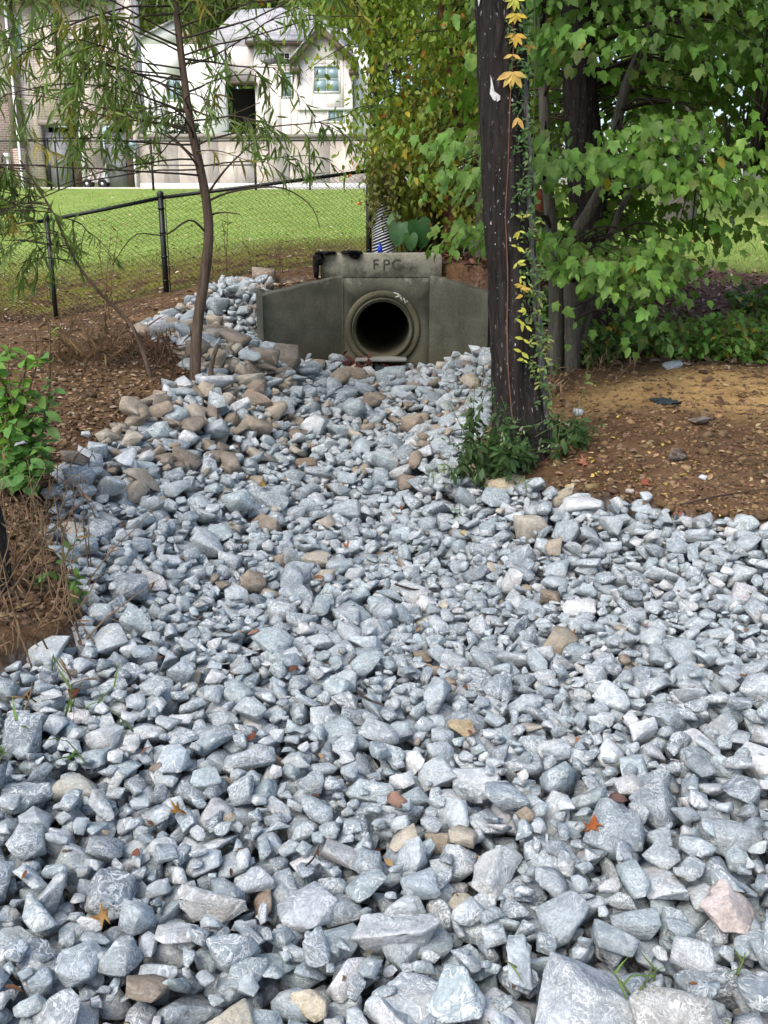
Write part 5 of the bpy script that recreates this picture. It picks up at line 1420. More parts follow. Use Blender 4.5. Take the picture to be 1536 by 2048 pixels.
for k in range(46):
    p0 = np.array(P(RNG.uniform(742, 800), RNG.uniform(300, 350), RNG.uniform(10.9, 11.3))); pts = curve(p0, (RNG.normal(0, .1), -.1, -1), RNG.uniform(.2, .75), 6, -.2, .15); tw.tube(pts, .002, 4)
    for q_ in range(16):
        pp, dd = lerp_pts(pts, RNG.uniform(0, 1)); lv.add(pp + rv(.02), rv(.5) + np.array([0, 0, -.9]), rv(.5) + np.array([0, -.7, .5]), RNG.uniform(.04, .075), jit((.15, .16, .03), .3, .1))
tw.build('twigs', M['twig'], cm_); tag(lv.build('crown', M['leaf'], cm_, 0), kind='stuff')
# hanging olive strands behind (weeping grass-like foliage)
sg = thing('tall_reed_clump', 'yellow-green arching reed leaves behind the headwall below the olive tree', 'reeds', (P(850, 480, 12.2).x, 12.2, hz(P(850, 480, 12.2).x, 12.2)))
lv = Leaves(T_BLADE)
for k in range(420):
    u = RNG.uniform(770, 925); y = RNG.uniform(11.8, 12.6); p = P(u, 480, y); p.z = hz(p.x, p.y)
    lv.add(p, rv(.16) + np.array([0, 0, 1]), rv(1), RNG.uniform(.45, 1.0), jit((.20, .21, .05) if RNG.random() < .7 else (.28, .20, .06), .3))
tag(lv.build('foliage', M['grass'], sg, 0), kind='stuff')

# elephant ear
ee = thing('elephant_ear_plant', 'plant with big glossy heart-shaped leaves on top of the headwall bank', 'plant', (P(812, 492, 11.0).x, 11.0, hz(P(812, 492, 11.0).x, 11.0)))
def big_leaf(u, v, Y, size, d, n, col):
    lf = Leaves(T_HEART); p = P(u, v, Y); lf.add(p, d, n, size, col)
    arr = lf.arrays(); V, lp, st, c = lf.geo(np.array([0]), arr)
    o = link('leaf', new_mesh('leaf', V - np.array(wloc(ee)), loops=lp, starts=st, cols=c, smooth=True), M['leafthick'], ee)
    sb = o.modifiers.new('sub', 'SUBSURF'); sb.levels = sb.render_levels = 2
    b = wloc(ee); m = MB(); m.tube(smooth_line([Vector(b) + Vector(rv(.03)), (Vector(b) + p) / 2 + Vector((0, .05, .05)), p], 8), np.linspace(.014, .007, 8), 6); m.build('stalk', M['stem'], ee)
big_leaf(836, 444, 10.85, .30, (.25, -.15, -1), (.15, -1, .25), (.025, .085, .02))
big_leaf(802, 448, 10.9, .26, (-.3, -.2, -1), (-.3, -1, .35), (.035, .10, .03))
big_leaf(796, 432, 11.0, .20, (-.7, 0, -.6), (-.8, -.6, .3), (.14, .24, .10))
big_leaf(862, 350, 11.1, .20, (.1, 0, -1), (0, -1, .2), (.22, .34, .03))
big_leaf(820, 470, 10.8, .18, (.1, -.3, -1), (.1, -.9, .5), (.04, .11, .03))
big_leaf(800, 410, 11.1, .18, (.2, .1, -1), (.2, -1, .2), (.20, .32, .04))

# corrugated pipe and bottle behind the headwall
rp = thing('corrugated_pipe', 'silver ribbed corrugated pipe standing beside the black corner post', 'pipe', P(768, 505, 11.2))
M['ribl'] = mat_plain('silver_rib', (.72, .74, .76), .4, .2, var=.1); M['ribd'] = mat_plain('dark_groove', (.02, .022, .026), .6, var=.1)
axis = smooth_line([P(768, 520, 11.2), P(767, 470, 11.2), P(772, 420, 11.25), P(785, 375, 11.4)], 60)
m = MB(); m.tube(axis, .118, 20); m.build('core', M['ribd'], rp, smooth=True)
for i in range(2, 59, 2):
    c = axis[i]; tdir = axis[min(i + 1, 59)] - axis[i - 1]; tdir /= np.linalg.norm(tdir)
    e1 = np.array([1.0, 0, .38]); e2 = np.cross(tdir, e1); e2 /= np.linalg.norm(e2)
    ring = [c + (e1 * math.cos(t_) + e2 * math.sin(t_)) * .122 for t_ in np.linspace(0, 2 * math.pi, 25)]
    m = MB(); m.tube(ring, .0058, 5, False); m.build('rib', M['ribl'], rp, smooth=True)
bl = thing('blue_bottle', 'small blue plastic bottle standing on the headwall top', 'bottle', (P(760, 502, 10.5).x, 10.5, 1.23))
M['blue'] = mat_plain('blue_plastic', (.01, .04, .42), .35, var=.1)
b = wloc(bl); m = MB(); m.lathe([(.0005, 0), (.024, .0), (.026, .008), (.026, .05), (.018, .062), (.012, .068), (.012, .075)], b, 'z', 16); m.build('body', M['blue'], bl, smooth=True)
m = MB(); m.lathe([(.0135, .0752), (.0135, .088), (.011, .091), (.0005, .091)], b, 'z', 16); m.build('cap', M['blue'], bl)
of = thing('marker_flag', 'tiny orange marker flag on the lawn behind the fence', 'flag', G(722, 425))
b = wloc(of); m = MB(); m.tube([b, b + Vector((0, 0, .2))], .004, 5); m.build('wire', M['drystem'], of)
m = MB(); m.prism([b + Vector((0, -.002, .14)), b + Vector((-.09, -.002, .145)), b + Vector((-.085, -.01, .19)), b + Vector((0, -.002, .2))], (0, .004, 0)); m.build('flag', mat_plain('orange_vinyl', (.75, .22, .08), .6), of)

# ------------------------------------------------------------------ slim willow oak at the left
YW = 7.35
wo_ = thing('slim_oak_tree', 'slim brown-stemmed tree with narrow willow-like leaves at the left', 'tree', (P(394, 800, YW).x, YW, hz(P(394, 800, YW).x, YW)))
wt = stem([(392, 808, YW), (390, 740, YW), (395, 650, YW), (408, 560, YW), (417, 475, YW), (413, 405, YW), (400, 335, YW), (382, 255, YW), (370, 170, YW), (360, 90, YW), (350, 0, YW), (340, -140, YW), (330, -330, YW)], .046, .016, M['bark_brown'], wo_, 'trunk', 70, .07)
st_ = stem([(420, 770, YW - .05), (422, 740, YW - .05), (428, 710, YW - .03), (436, 690, YW)], .022, .014, M['bark_brown'], wo_, 'broken_stub', 12)
def oak_floor(u): return np.interp(u, [-200, 0, 60, 150, 300, 360, 430, 500, 600, 720, 800], [330, 330, 350, 345, 335, 250, 280, 350, 385, 385, 330])
lv = Leaves(T_LANCE)
def oak_branch(parent, p0, d0, Lb, r0, L_, ntw, floor, grav=-.10, dens=1.0):
    b = curve(p0, d0, Lb, 10, grav, .34, .6)
    m = MB(); m.tube(b, np.linspace(r0, .003, 11), 6)
    for k in range(ntw):
        f = RNG.uniform(.22, 1); p, d = lerp_pts(b, f); d = d / np.linalg.norm(d)
        td = d * .6 + rv(.55) + np.array([0, 0, -.25]); tl = RNG.uniform(.22, .5)
        tp = curve(p, td, tl, 6, -.75, .2)
        u, v, dep = project(tp[-1])
        if v[0] > floor(u[0]): continue
        if 440 < u[0] < 720 and v[0] < 240 and RNG.random() < .76: continue
        if u[0] < 330 and RNG.random() < .15: continue
        m.tube(tp, np.linspace(.0035, .0015, 7), 4)
        hue = (.15, .225, .055) if RNG.random() < .93 else (.28, .25, .05)
        hue = np.array(hue) * RNG.uniform(.8, 1.25)
        for q_ in range(int(RNG.integers(11, 19) * dens)):
            pp, dd = lerp_pts(tp, RNG.uniform(.08, 1)); dd = dd / (np.linalg.norm(dd) + 1e-9)
            L_.add(pp, dd * .5 + rv(.5) + np.array([0, 0, -.55]), rv(.7) + np.array([0, 0, .6]), RNG.uniform(.085, .155), jit(hue, .25, .1))
    m.build('branch', M['twig'], parent, smooth=True)
for k in range(50):
    f = .475 + .52 * (k + RNG.random()) / 50; p0, _ = lerp_pts(wt, f)
    th = RNG.choice([RNG.normal(math.pi, .75), RNG.normal(0, .75), RNG.uniform(0, 6.28)])
    Lb = RNG.uniform(.9, 1.75) if math.cos(th) < 0 else RNG.uniform(.6, 1.35)
    oak_branch(wo_, p0, (math.cos(th), math.sin(th) * .8, RNG.uniform(-.1, .45)), Lb, RNG.uniform(.006, .010), lv, 10, oak_floor, -.45)
# bare curved lower limbs
for pix in ([(412, 392, YW), (450, 340, YW - .1), (490, 300, YW - .15), (525, 270, YW - .2)], [(404, 345, YW), (370, 300, YW - .1), (330, 270, YW - .1), (290, 262, YW - .1)], [(416, 470, YW), (380, 440, YW - .1), (330, 475 - 5, YW - .1), (270, 470, YW - .15), (225, 530, YW - .15)],
            [(416, 402, YW), (470, 382, YW - .1), (560, 375, YW - .1), (620, 410, YW - .1), (640, 455, YW - .15)], [(418, 430, YW), (445, 425, YW - .05), (480, 428, YW - .1)], [(375, 215, YW), (440, 235, YW - .1), (520, 205, YW - .1)]):
    pts = smooth_line([P(*q_) for q_ in pix], 16); m = MB(); m.tube(pts, np.linspace(.009, .003, 16), 6); m.build('branch', M['twig'], wo_, smooth=True)
tag(lv.build('crown', M['leafthin'], wo_, 260), kind='stuff'); print('oak leaves', len(lv.p))

# leaning sapling
ls = thing('leaning_sapling', 'thin bare sapling leaning left in front of the fence', 'sapling', (P(318, 805, 7.2).x, 7.2, hz(P(318, 805, 7.2).x, 7.2)))
lt = stem([(318, 808, 7.2), (298, 740, 7.2), (280, 690, 7.2), (262, 650, 7.2), (225, 610, 7.2), (190, 575, 7.15), (150, 520, 7.1), (118, 450, 7.0), (85, 390, 6.95), (40, 320, 6.9)], .018, .006, M['bark_brown'], ls, 'trunk', 44, .1)
lv = Leaves(T_LANCE)
for k in range(16):
    f = RNG.uniform(.66, 1); p0, _ = lerp_pts(lt, f); th = RNG.normal(2.6, .9)
    oak_branch(ls, p0, (math.cos(th), math.sin(th), .1), RNG.uniform(.3, .6), .005, lv, 5, lambda u: 590, -.6)
lv.build('foliage', M['leaf'], ls, 120)
for pix in ([(300, 742, 7.2), (318, 725, 7.2), (330, 690, 7.2), (333, 655, 7.2)], [(305, 765, 7.2), (340, 760, 7.2), (345, 720, 7.15), (338, 690, 7.1)]):
    m = MB(); m.tube(smooth_line([P(*q_) for q_ in pix], 10), np.linspace(.008, .004, 10), 5); m.build('branch', M['twig'], ls)

# ------------------------------------------------------------------ leaf shrub and trunk at the left edge
le = thing('leafy_shrub', 'bright green broad-leaved shrub at the left edge', 'shrub', (P(20, 1010, 4.6).x, 4.6, hz(P(20, 1010, 4.6).x, 4.6)))
lv = Leaves(T_OVAL)
b0 = wloc(le)
def shrub_stem(parent, b, tip, r, L_, n, size, col, mat):
    mid = (np.array(b) + np.array(tip)) / 2 + rv(.04); pts = smooth_line([b, mid, tip], 10)
    m = MB(); m.tube(pts, np.linspace(r, .003, 10), 6); m.build('stem', mat, parent, smooth=True)
    for k in range(n):
        p, d = lerp_pts(pts, RNG.uniform(.3, 1)); th = RNG.uniform(0, 6.28)
        L_.add(p + rv(.02), np.array([math.cos(th), math.sin(th), RNG.uniform(-.5, .35)]), np.array([0, -.35, 1]) + rv(.3), RNG.uniform(*size), jit(col, .25, .08))
for (u, v, Y) in ((100, 645, 4.5), (85, 690, 4.5), (20, 690, 4.6), (-30, 640, 4.7), (50, 740, 4.4), (10, 780, 4.5), (70, 830, 4.4), (30, 870, 4.4), (75, 900, 4.3), (-20, 900, 4.4), (-60, 760, 4.6), (40, 940, 4.3), (-20, 720, 4.4), (60, 780, 4.6), (10, 830, 4.3), (80, 860, 4.5), (55, 700, 4.5), (95, 760, 4.5), (100, 820, 4.45), (15, 740, 4.4), (50, 960, 4.25), (95, 930, 4.35)):
    shrub_stem(le, np.array(b0) + rv(.05) * np.array([1, 1, 0]), np.array(P(u, v, Y)), .009, lv, 30 if u < 80 or v > 700 else 9, (.05, .095), (.15, .29, .045) if v < 760 else (.12, .25, .06), M['drystem'])
lv.build('foliage', M['leaf'], le, 300)
et = thing('edge_tree', 'dark tree trunk cut by the left edge beside dry weeds', 'tree', (P(-6, 1280, 3.55).x, 3.55, hz(P(-6, 1280, 3.55).x, 3.55)))
stem([(4, 1300, 3.5), (0, 1200, 3.5), (-12, 1100, 3.5), (-30, 1000, 3.5), (-70, 850, 3.5), (-120, 600, 3.5), (-190, 200, 3.4), (-260, -200, 3.3)], .055, .04, M['bark_dark'], et, 'trunk', 30, .1, (-1.95, 3.2, 4.6))
lv = Leaves(T_OVAL)
for k in range(10):
    th = RNG.uniform(2, 5); b = curve((-1.9, 3.2, 4.3), (math.cos(th), math.sin(th), .6), 1.2, 6, 0, .3); m = MB(); m.tube(b, np.linspace(.02, .005, 7), 5); m.build('branch', M['bark_dark'], et)
    for q_ in range(60):
        p, d = lerp_pts(b, RNG.uniform(.2, 1)); lv.add(p + rv(.2), rv(), rv(.5) + np.array([0, 0, 1]), .1, jit((.06, .12, .03)))
lv.build('crown', M['leaf'], et)

def weed(name, label, u, v, n, h, mat, col, T=T_LANCE, leaves=6, size=(.03, .07), spread=.35, cat='weed', lean=(0, 0, 0), lmat='dry', r=.0035, group=None):
    g = G(u, v); th_ = thing(name, label, cat, g, group); L_ = Leaves(T)
    for k in range(n):
        b = np.array(g) + np.array([RNG.normal(0, spread * .35), RNG.normal(0, spread * .35), 0]); b[2] = hs(b[0], b[1]) - .01
        d = np.array([RNG.normal(0, spread), RNG.normal(0, spread), 1.0]) + np.array(lean)
        pts = curve(b, d, h * RNG.uniform(.55, 1.1), 7, -.25, .2)
        m = MB(); m.tube(pts, np.linspace(r, r * .4, 8), 5); m.build('stem', mat, th_)
        for q_ in range(leaves):
            p, dd = lerp_pts(pts, RNG.uniform(.25, 1)); L_.add(p, dd * .4 + rv(.6), rv(.6) + np.array([0, 0, .7]), RNG.uniform(*size), jit(col, .3, .1))
    L_.build('foliage', M[lmat], th_); return th_
weed('dry_weed', 'tangle of thin dry brown weed stalks at the left edge of the stones', 75, 1110, 36, .42, M['drystem'], (.16, .10, .055), spread=.45)
weed('dry_weed', 'dry weed stalks standing in front of the left edge trunk', 45, 1240, 28, .42, M['drystem'], (.15, .10, .05), spread=.4)
weed('dry_weed', 'sparse dark weed stalks below the green shrub', 110, 1010, 10, .3, M['drystem'], (.14, .085, .05), spread=.4)
weed('dry_weed', 'matted dead stalks on the bare soil at the left edge below the trunk', 20, 1290, 24, .16, M['drystem'], (.15, .10, .05), spread=.7)
weed('low_weed', 'small green leafy weed between the dry stalks at the left', 68, 1215, 9, .20, M['stem'], (.10, .20, .04), T_OVAL, 9, (.03, .055), .5, lmat='leaf')
weed('grass_tuft', 'green grass tuft among stones near the left edge', 45, 1395, 16, .11, M['stem'], (.10, .17, .04), T_BLADE, 3, (.06, .12), .5, 'grass', lmat='grass')
weed('grass_tuft', 'little grass tuft at the bottom right corner among boulders', 1400, 2040, 12, .07, M['stem'], (.15, .22, .05), T_BLADE, 3, (.04, .07), .5, 'grass', lmat='grass')
weed('grass_tuft', 'grey-green tuft growing between stones in front of the large trunk', 955, 965, 16, .13, M['stem'], (.14, .20, .08), T_BLADE, 4, (.06, .12), .6, 'grass', lmat='grass')
for k, (u, v, hh, lab) in enumerate(((430, 545, .75, 'dry brown stalk just right of the slim tree by the fence'), (456, 545, .85, 'tall dark seed stalk in front of the fence above the stone pile'), (516, 545, .42, 'short dark stalk with curled leaves above the stone pile'), (215, 640, 1.0, 'rusty brown stalk left of the fence post'), (95, 610, .45, 'dark stalk behind the leftmost fence post'), (565, 545, .35, 'thin stalk near the black fabric by the fence'))):
    weed('dead_stalk', lab, u, v, 2 if k != 3 else 4, hh, M['drystem'], (.10, .055, .03), T_LANCE, 14, (.05, .10), .08, 'stalk', r=.006)
weed('dry_grass_clump', 'brown dry grass clump at the foot of the leaning sapling', 180, 715, 60, .34, M['drystem'], (.17, .105, .045), T_BLADE, 3, (.1, .2), .5, 'grass')
weed('dry_grass_clump', 'reddish dead grass clump between sapling and slim tree', 310, 715, 46, .28, M['drystem'], (.13, .06, .035), T_BLADE, 3, (.1, .18), .45, 'grass')
weed('dead_bush', 'pale dried twiggy bush right of the large trunk', 1135, 770, 22, .36, M['drystem'], (.22, .15, .09), T_LANCE, 5, (.05, .09), .7, 'bush')
weed('seedling', 'pale two-leaved seedling on the dirt right of the trunk', 1160, 800, 1, .36, M['stem'], (.34, .38, .14), T_OVAL, 4, (.05, .07), .15, 'seedling', lmat='leaf')

# ground cover at the foot of the large trunk
gc = thing('trunk_ivy', 'dense dark green creeper with grey-green flower heads around the large trunk base', 'plant', (TP[0].x - .05, YT - .25, hz(TP[0].x, YT - .25)))
lv = Leaves(T_LEAFLET)
for k in range(52):
    a_ = RNG.uniform(math.pi * .75, math.pi * 2.25); rr_ = RNG.uniform(.16, .36); c = np.array([TP[0].x - .02 + math.cos(a_) * rr_ * 1.15, YT + math.sin(a_) * rr_ * .8, 0]); c[2] = hs(c[0], c[1])
    hgt = RNG.uniform(.12, .30) if c[0] > TP[0].x - .1 else RNG.uniform(.25, .62)
    if c[0] > TP[0].x + .0 and k % 2: continue
    pts = curve(c, (RNG.normal(0, .3), RNG.normal(-.2, .3), 1), hgt, 7, -.5, .25); m = MB(); m.tube(pts, np.linspace(.004, .0015, 8), 5); m.build('stem', M['stem'], gc)
    topg = RNG.random() < .6 and hgt > .3
    for q_ in range(int(14 + hgt * 45)):
        f = RNG.uniform(.05, 1); p, d = lerp_pts(pts, f)
        col = (.26, .30, .17) if (topg and f > .72) else (.055, .105, .030)
        lv.add(p + rv(.015), rv(.6) + np.array([0, -.2, -.25]), rv(.5) + np.array([0, -.3, 1]), RNG.uniform(.045, .09) if f < .72 else RNG.uniform(.02, .04), jit(col, .3, .1))
lv.build('foliage', M['leaf'], gc, 200)

# undergrowth along the right bank
UG = [(1225, 700, .30, 'low leafy bush under the maple, right of its stems'), (1300, 705, .26, 'dark low undergrowth bush with yellowing leaves left of the mulch'), (1375, 715, .34, 'fresh green bush in the middle of the right undergrowth'), (1425, 720, .38, 'taller fresh green bush right of the mulch slope'), (1490, 720, .36, 'leafy bush near the right edge above the sandy patch'), (1545, 700, .45, 'leafy bush cut by the right edge'), (1120, 640, .35, 'low green bush between the large trunk and maple stems'), (1175, 730, .22, 'broad-leaved sprout at the maple foot'), (1530, 640, .4, 'brownish green bush at the right edge beside the mulch'), (1340, 690, .24, 'thin sprawling weeds in front of the mulch slope')]
for i, (u, v, hgt, lab) in enumerate(UG):
    g = G(u, v); tb = thing('undergrowth_bush', lab, 'bush', g, 'undergrowth bushes along the right bank'); L_ = Leaves(T_OVAL if i % 2 else T_MAPLE)
    for k in range(24):
        b = np.array(g) + np.array([RNG.normal(0, .13), RNG.normal(0, .10), 0]); b[2] = hz(b[0], b[1]) - .01
        pts = curve(b, (RNG.normal(0, .45), RNG.normal(-.1, .35), 1), hgt * RNG.uniform(.6, 1.15), 6, -.35, .25); m = MB(); m.tube(pts, np.linspace(.0045, .002, 7), 5); m.build('stem', M['drystem'], tb)
        for q_ in range(15):
            p, d = lerp_pts(pts, RNG.uniform(.2, 1)); col = (.13, .25, .045) if i in (2, 3, 4, 5) else (.09, .165, .035)
            if RNG.random() < .05: col = (.40, .28, .04)
            L_.add(p + rv(.03), rv(.7) + np.array([0, -.2, -.3]), rv(.4) + np.array([0, -.3, 1]), RNG.uniform(.04, .085), jit(col, .3, .1))
    L_.build('foliage', M['leaf'], tb, 24)
# red-barked stem seen between the trunks
rs = thing('red_stem', 'reddish brown stump stem between the large trunk and the maple', 'stump', (P(1075, 600, 9.6).x, 9.6, hz(P(1075, 600, 9.6).x, 9.6)))
stem([(1072, 610, 9.6), (1074, 540, 9.6), (1078, 470, 9.6), (1080, 380, 9.7)], .06, .045, mat_bark('bark_rust', (.07, .02, .012), (.18, .06, .035)), rs, 'stem', 14)

# ------------------------------------------------------------------ trees beyond the houses
def far_tree(x, y, h, rad, col, lab, n=5200, size=.55, sp=.5):
    z0 = hz(x, y); t_ = thing('background_tree', lab, 'tree', (x, y, z0), 'trees beyond the houses')
    pts = smooth_line([(x, y, z0 - .3), (x + .2, y, z0 + h * .4), (x - .1, y, z0 + h * .9)], 12); m = MB(); m.tube(pts, np.linspace(.35, .06, 12), 10); m.build('trunk', M['bark_grey'], t_, smooth=True)
    L_ = Leaves(T_OVAL); c0 = np.array([x, y, z0 + h * .58])
    lobes = [c0 + RNG.normal(0, 1, 3) * np.array([rad * sp, rad * sp, h * .2]) for _ in range(11)]
    for k in range(n):
        c = lobes[RNG.integers(len(lobes))]; q_ = RNG.normal(0, 1, 3); q_ /= np.linalg.norm(q_)
        L_.add(c + q_ * rad * .48 * RNG.uniform(.6, 1.05), rv(.6) + np.array([0, 0, -.6]), q_ + rv(.4) + np.array([0, 0, .5]), RNG.uniform(.6, 1.2) * size, jit(col, .3, .1))
    o = L_.build('crown', M['leaf'], t_); tag(o, kind='stuff')
for x, y, h, rad, col, lab in ((-24, 66, 17, 5.5, (.09, .13, .03), 'background tree farthest to the left behind the brick house'), (-14, 70, 18, 5.5, (.12, .15, .03), 'yellow-green background tree above the left roofs'), (-7, 68, 15, 5, (.10, .14, .03), 'background tree above the roof valley of the pale house'), (0, 72, 17, 5.5, (.085, .13, .03), 'dark green background tree above the pale house gable'),
      (8, 66, 17, 5.5, (.09, .14, .03), 'background tree behind the olive tree'), (16, 62, 16, 5.5, (.08, .13, .03), 'background tree behind the large trunk'), (25, 58, 16, 5.5, (.075, .12, .03), 'background tree behind the maple'), (34, 60, 17, 6, (.08, .13, .03), 'background tree farthest to the right')):
    far_tree(x, y, h, rad, col, lab)
for x, y, h, rad, col, lab in ((-19, 80, 22, 6, (.11, .15, .03), 'tall background tree in the rear row above the brick house'), (-10.5, 82, 21, 6, (.13, .17, .03), 'tall yellow-green background tree in the rear row above the slim tree'), (-3.5, 80, 21, 6, (.10, .15, .03), 'tall background tree in the rear row above the pale house roof'), (4, 82, 21, 6, (.10, .15, .03), 'tall background tree in the rear row right of the pale house')):
    far_tree(x, y, h, rad, col, lab, 6000, .7)
far_tree(5.0, 17.5, 8.5, 2.6, (.085, .15, .03), 'mid-distance tree on the right lawn behind the maple', 7000, .2)
far_tree(8.2, 19.5, 9.5, 3.0, (.09, .155, .03), 'mid-distance tree on the right lawn nearest the grey house', 7000, .22)
ps = thing('terrace_shrub', 'rounded dark shrub on the terrace above the retaining wall', 'shrub', (X(375, 38), 38, Z(281)))
L_ = Leaves(T_OVAL)
for k in range(420):
    q_ = RNG.normal(0, 1, 3); q_ /= np.linalg.norm(q_); c = np.array(wloc(ps)) + np.array([0, 0, .45]) + q_ * np.array([.75, .6, .5]) * RNG.uniform(.5, 1)
    L_.add(c, rv(), q_ + rv(.3), RNG.uniform(.10, .18), jit((.055, .09, .035), .3))
L_.build('foliage', M['leaf'], ps)
m = MB(); m.tube([wloc(ps), wloc(ps) + Vector((0, 0, .5))], .05, 6); m.build('stem', M['drystem'], ps)

# ================================================================== LITTER, GRASS
def scatter(name, label, n, sampler, T, size, cols, mat, tilt=.35, lift=.008, cat='leaves', stand=False):
    L_ = Leaves(T); k = 0; tries = 0
    while k < n and tries < n * 6:
        tries += 1
        s_ = sampler()
        if s_ is None: continue
        x, y = s_; th = RNG.uniform(0, 6.28)
        L_.add((x, y, 0), (math.cos(th), math.sin(th), RNG.normal(0, tilt)) if not stand else (RNG.normal(0, .35), RNG.normal(0, .35), 1), (RNG.normal(0, tilt), RNG.normal(0, tilt), 1) if not stand else rv(), RNG.uniform(*size), jit(cols[RNG.integers(len(cols))], .3, .1)); k += 1
    A = np.array(L_.p); A[:, 2] = height(A[:, 0], A[:, 1]) + lift; L_.p = [tuple(a_) for a_ in A]
    o = L_.build(name, mat, None); tag(o, label, cat, kind='stuff'); return o
def in_bed(x, y):
    i, j = cells(x, y); return 0 <= i < NXc and 0 <= j < NYc and bool(BMASK[j, i])
def samp_px(u0, u1, v0, v1, N=11000):
    u, v = RNG.uniform(u0, u1, N), RNG.uniform(v0, v1, N); t_ = np.arange(1.2, 24, .04)
    x_, q_ = (u - 768) / FPX, (1024 - v) / FPX; dy, dz = CP + q_ * SP, -SP + q_ * CP
    xs, ys, zs = x_[:, None] * t_, dy[:, None] * t_, CAMZ + dz[:, None] * t_
    g = HQG[np.clip((ys - 1) / 25 * 169, 0, 169).astype(int), np.clip((xs + 8) / 17 * 119, 0, 119).astype(int)]
    hit = zs < g; k = hit.argmax(1); ok = hit.any(1); r = np.arange(N)
    pts = [(a_, b_) for a_, b_, c_ in zip(xs[r, k], ys[r, k], ok) if c_ and not in_bed(a_, b_)]
    it = iter(pts)
    return lambda: next(it, None)
hqx = np.linspace(-8, 9, 120); hqy = np.linspace(1, 26, 170); HQG = height(*np.meshgrid(hqx, hqy))
def HQ(x, y):
    i = int(np.clip((x + 8) / 17 * 119, 0, 119)); j = int(np.clip((y - 1) / 25 * 169, 0, 169)); return HQG[j, i]
BR = [(.16, .10, .055), (.22, .145, .08), (.10, .055, .035), (.30, .21, .12)]
scatter('leaf_litter', 'brown and pale fallen leaves strewn over the left dirt bank', 4600, samp_px(-120, 420, 600, 1080), T_OVAL, (.018, .055), BR + [(.30, .23, .15)], M['dry'])
scatter('leaf_litter', 'brown leaf litter below and behind the chain link fence', 1500, samp_px(-150, 720, 470, 660), T_OVAL, (.04, .085), BR + [(.46, .40, .28)], M['dry'])
scatter('leaf_litter', 'yellow and brown leaves strewn over the right dirt and sand', 1300, samp_px(1090, 1650, 720, 1040), T_OVAL, (.018, .05), BR + [(.38, .26, .07), (.30, .22, .12)], M['dry'])
scatter('wood_mulch', 'dark wood mulch chips on the right slope', 3400, samp_px(1090, 1680, 540, 735), T_LEAFLET, (.05, .11), [(.13, .075, .055), (.20, .13, .10), (.34, .25, .20), (.08, .045, .035)], M['dry'], .5, .012, 'mulch')
def s_hw():
    x, y = RNG.uniform(.25, 2.2), RNG.uniform(10.0, 12.2)
    yw = np.interp(x, [JR[0], WR[0]], [JR[1], WR[1]])
    return (x, y) if (y > yw + .25 and not in_bed(x, y)) else None
scatter('wood_mulch', 'dark brown leaf mulch heaped behind the right wing of the headwall', 1500, s_hw, T_OVAL, (.05, .10), [(.085, .040, .026), (.13, .065, .04), (.06, .03, .02)], M['dry'], .6, .015, 'mulch')
# crumbs and clods of earth
def clods(label, n, smp, cols):
    VV, FF, CC, RR, k = [], [], [], [], 0
    for _ in range(n):
        s_ = smp()
        if s_ is None: break
        x, y = s_; r_ = float(RNG.uniform(.006, .022) * (2.0 if RNG.random() < .06 else 1)); i = int(RNG.integers(NPROTO)); V = SH[(i, 2)] @ rotm(RNG.uniform(0, 6), RNG.normal(0, .5), 0).T * r_; F = FC[(i, 2)]
        VV.append(V + np.array([x, y, hz_fast(x, y) + r_ * .1])); FF.append(F + k); k += len(V); CC.append(np.tile((*jit(cols[RNG.integers(len(cols))], .3, .08), 0.0), (len(V), 1))); RR.append(V + x)
    FF = np.concatenate(FF); o = link('soil_clods', new_mesh('soil_clods', np.concatenate(VV), loops=FF.ravel(), starts=np.arange(len(FF)) * 3, cols=np.concatenate(CC), vecs=np.concatenate(RR)), M['stone']); tag(o, label, 'soil', kind='stuff')
gfx, gfy = np.linspace(-6, 6, 500), np.linspace(2, 13, 460); GF = height(*np.meshgrid(gfx, gfy))
def hz_fast(x, y): return float(GF[int(np.clip((y - 2) / 11 * 459, 0, 459)), int(np.clip((x + 6) / 12 * 499, 0, 499))])
clods('crumbs and clods of sandy brown earth on the right dirt', 3200, samp_px(1090, 1650, 725, 1045), [(.13, .075, .04), (.18, .11, .058), (.095, .055, .03), (.22, .145, .075)])
clods('crumbs and clods of dark earth on the left bank', 3200, samp_px(-120, 420, 600, 1250), [(.11, .065, .036), (.15, .09, .052), (.085, .048, .028), (.19, .13, .08)])
# red leaves caught at the outlet
L_ = Leaves(T_OVAL)
for k in range(150):
    x, y = RNG.uniform(-.42, .28), RNG.uniform(9.85, 10.25)
    if -.1 < x < 0 and RNG.random() < .7: continue
    L_.add((x, y, hs(x, y) + .01 + RNG.uniform(0, .03)), rv(), rv(.6) + np.array([0, -.4, 1]), RNG.uniform(.05, .09), jit((.10, .028, .018), .35))
tag(L_.build('red_leaf_drift', M['dry'], None), 'dark red leaves drifted against the pipe mouth', 'leaves', kind='stuff')
def s_lawn():
    y = 12.4 + 17 * RNG.random() ** 1.5; x = RNG.uniform(-.46, .46) * y - .2 * 0
    e = np.interp(x, [-8, -4, -2, 0, 1.5, 3, 4, 5, 8], [14.2, 14.4, 14.6, 14.6, 14.6, 13.6, 12.6, 12.2, 11.8])
    if y < e - .9 + RNG.random() * 1.6: return None
    return x, y
scatter('lawn_grass', 'short bright green mown grass of the sloping lawn', 42000, s_lawn, T_BLADE, (.04, .08), [(.22, .32, .06), (.28, .38, .09), (.32, .36, .12), (.18, .27, .05), (.34, .30, .14)], M['grass'], stand=True, lift=0, cat='grass')
scatter('lawn_leaves', 'pale fallen leaves scattered over the lawn', 700, s_lawn, T_OVAL, (.06, .11), [(.42, .33, .18), (.50, .42, .26), (.33, .20, .08)], M['dry'], .3, .035)
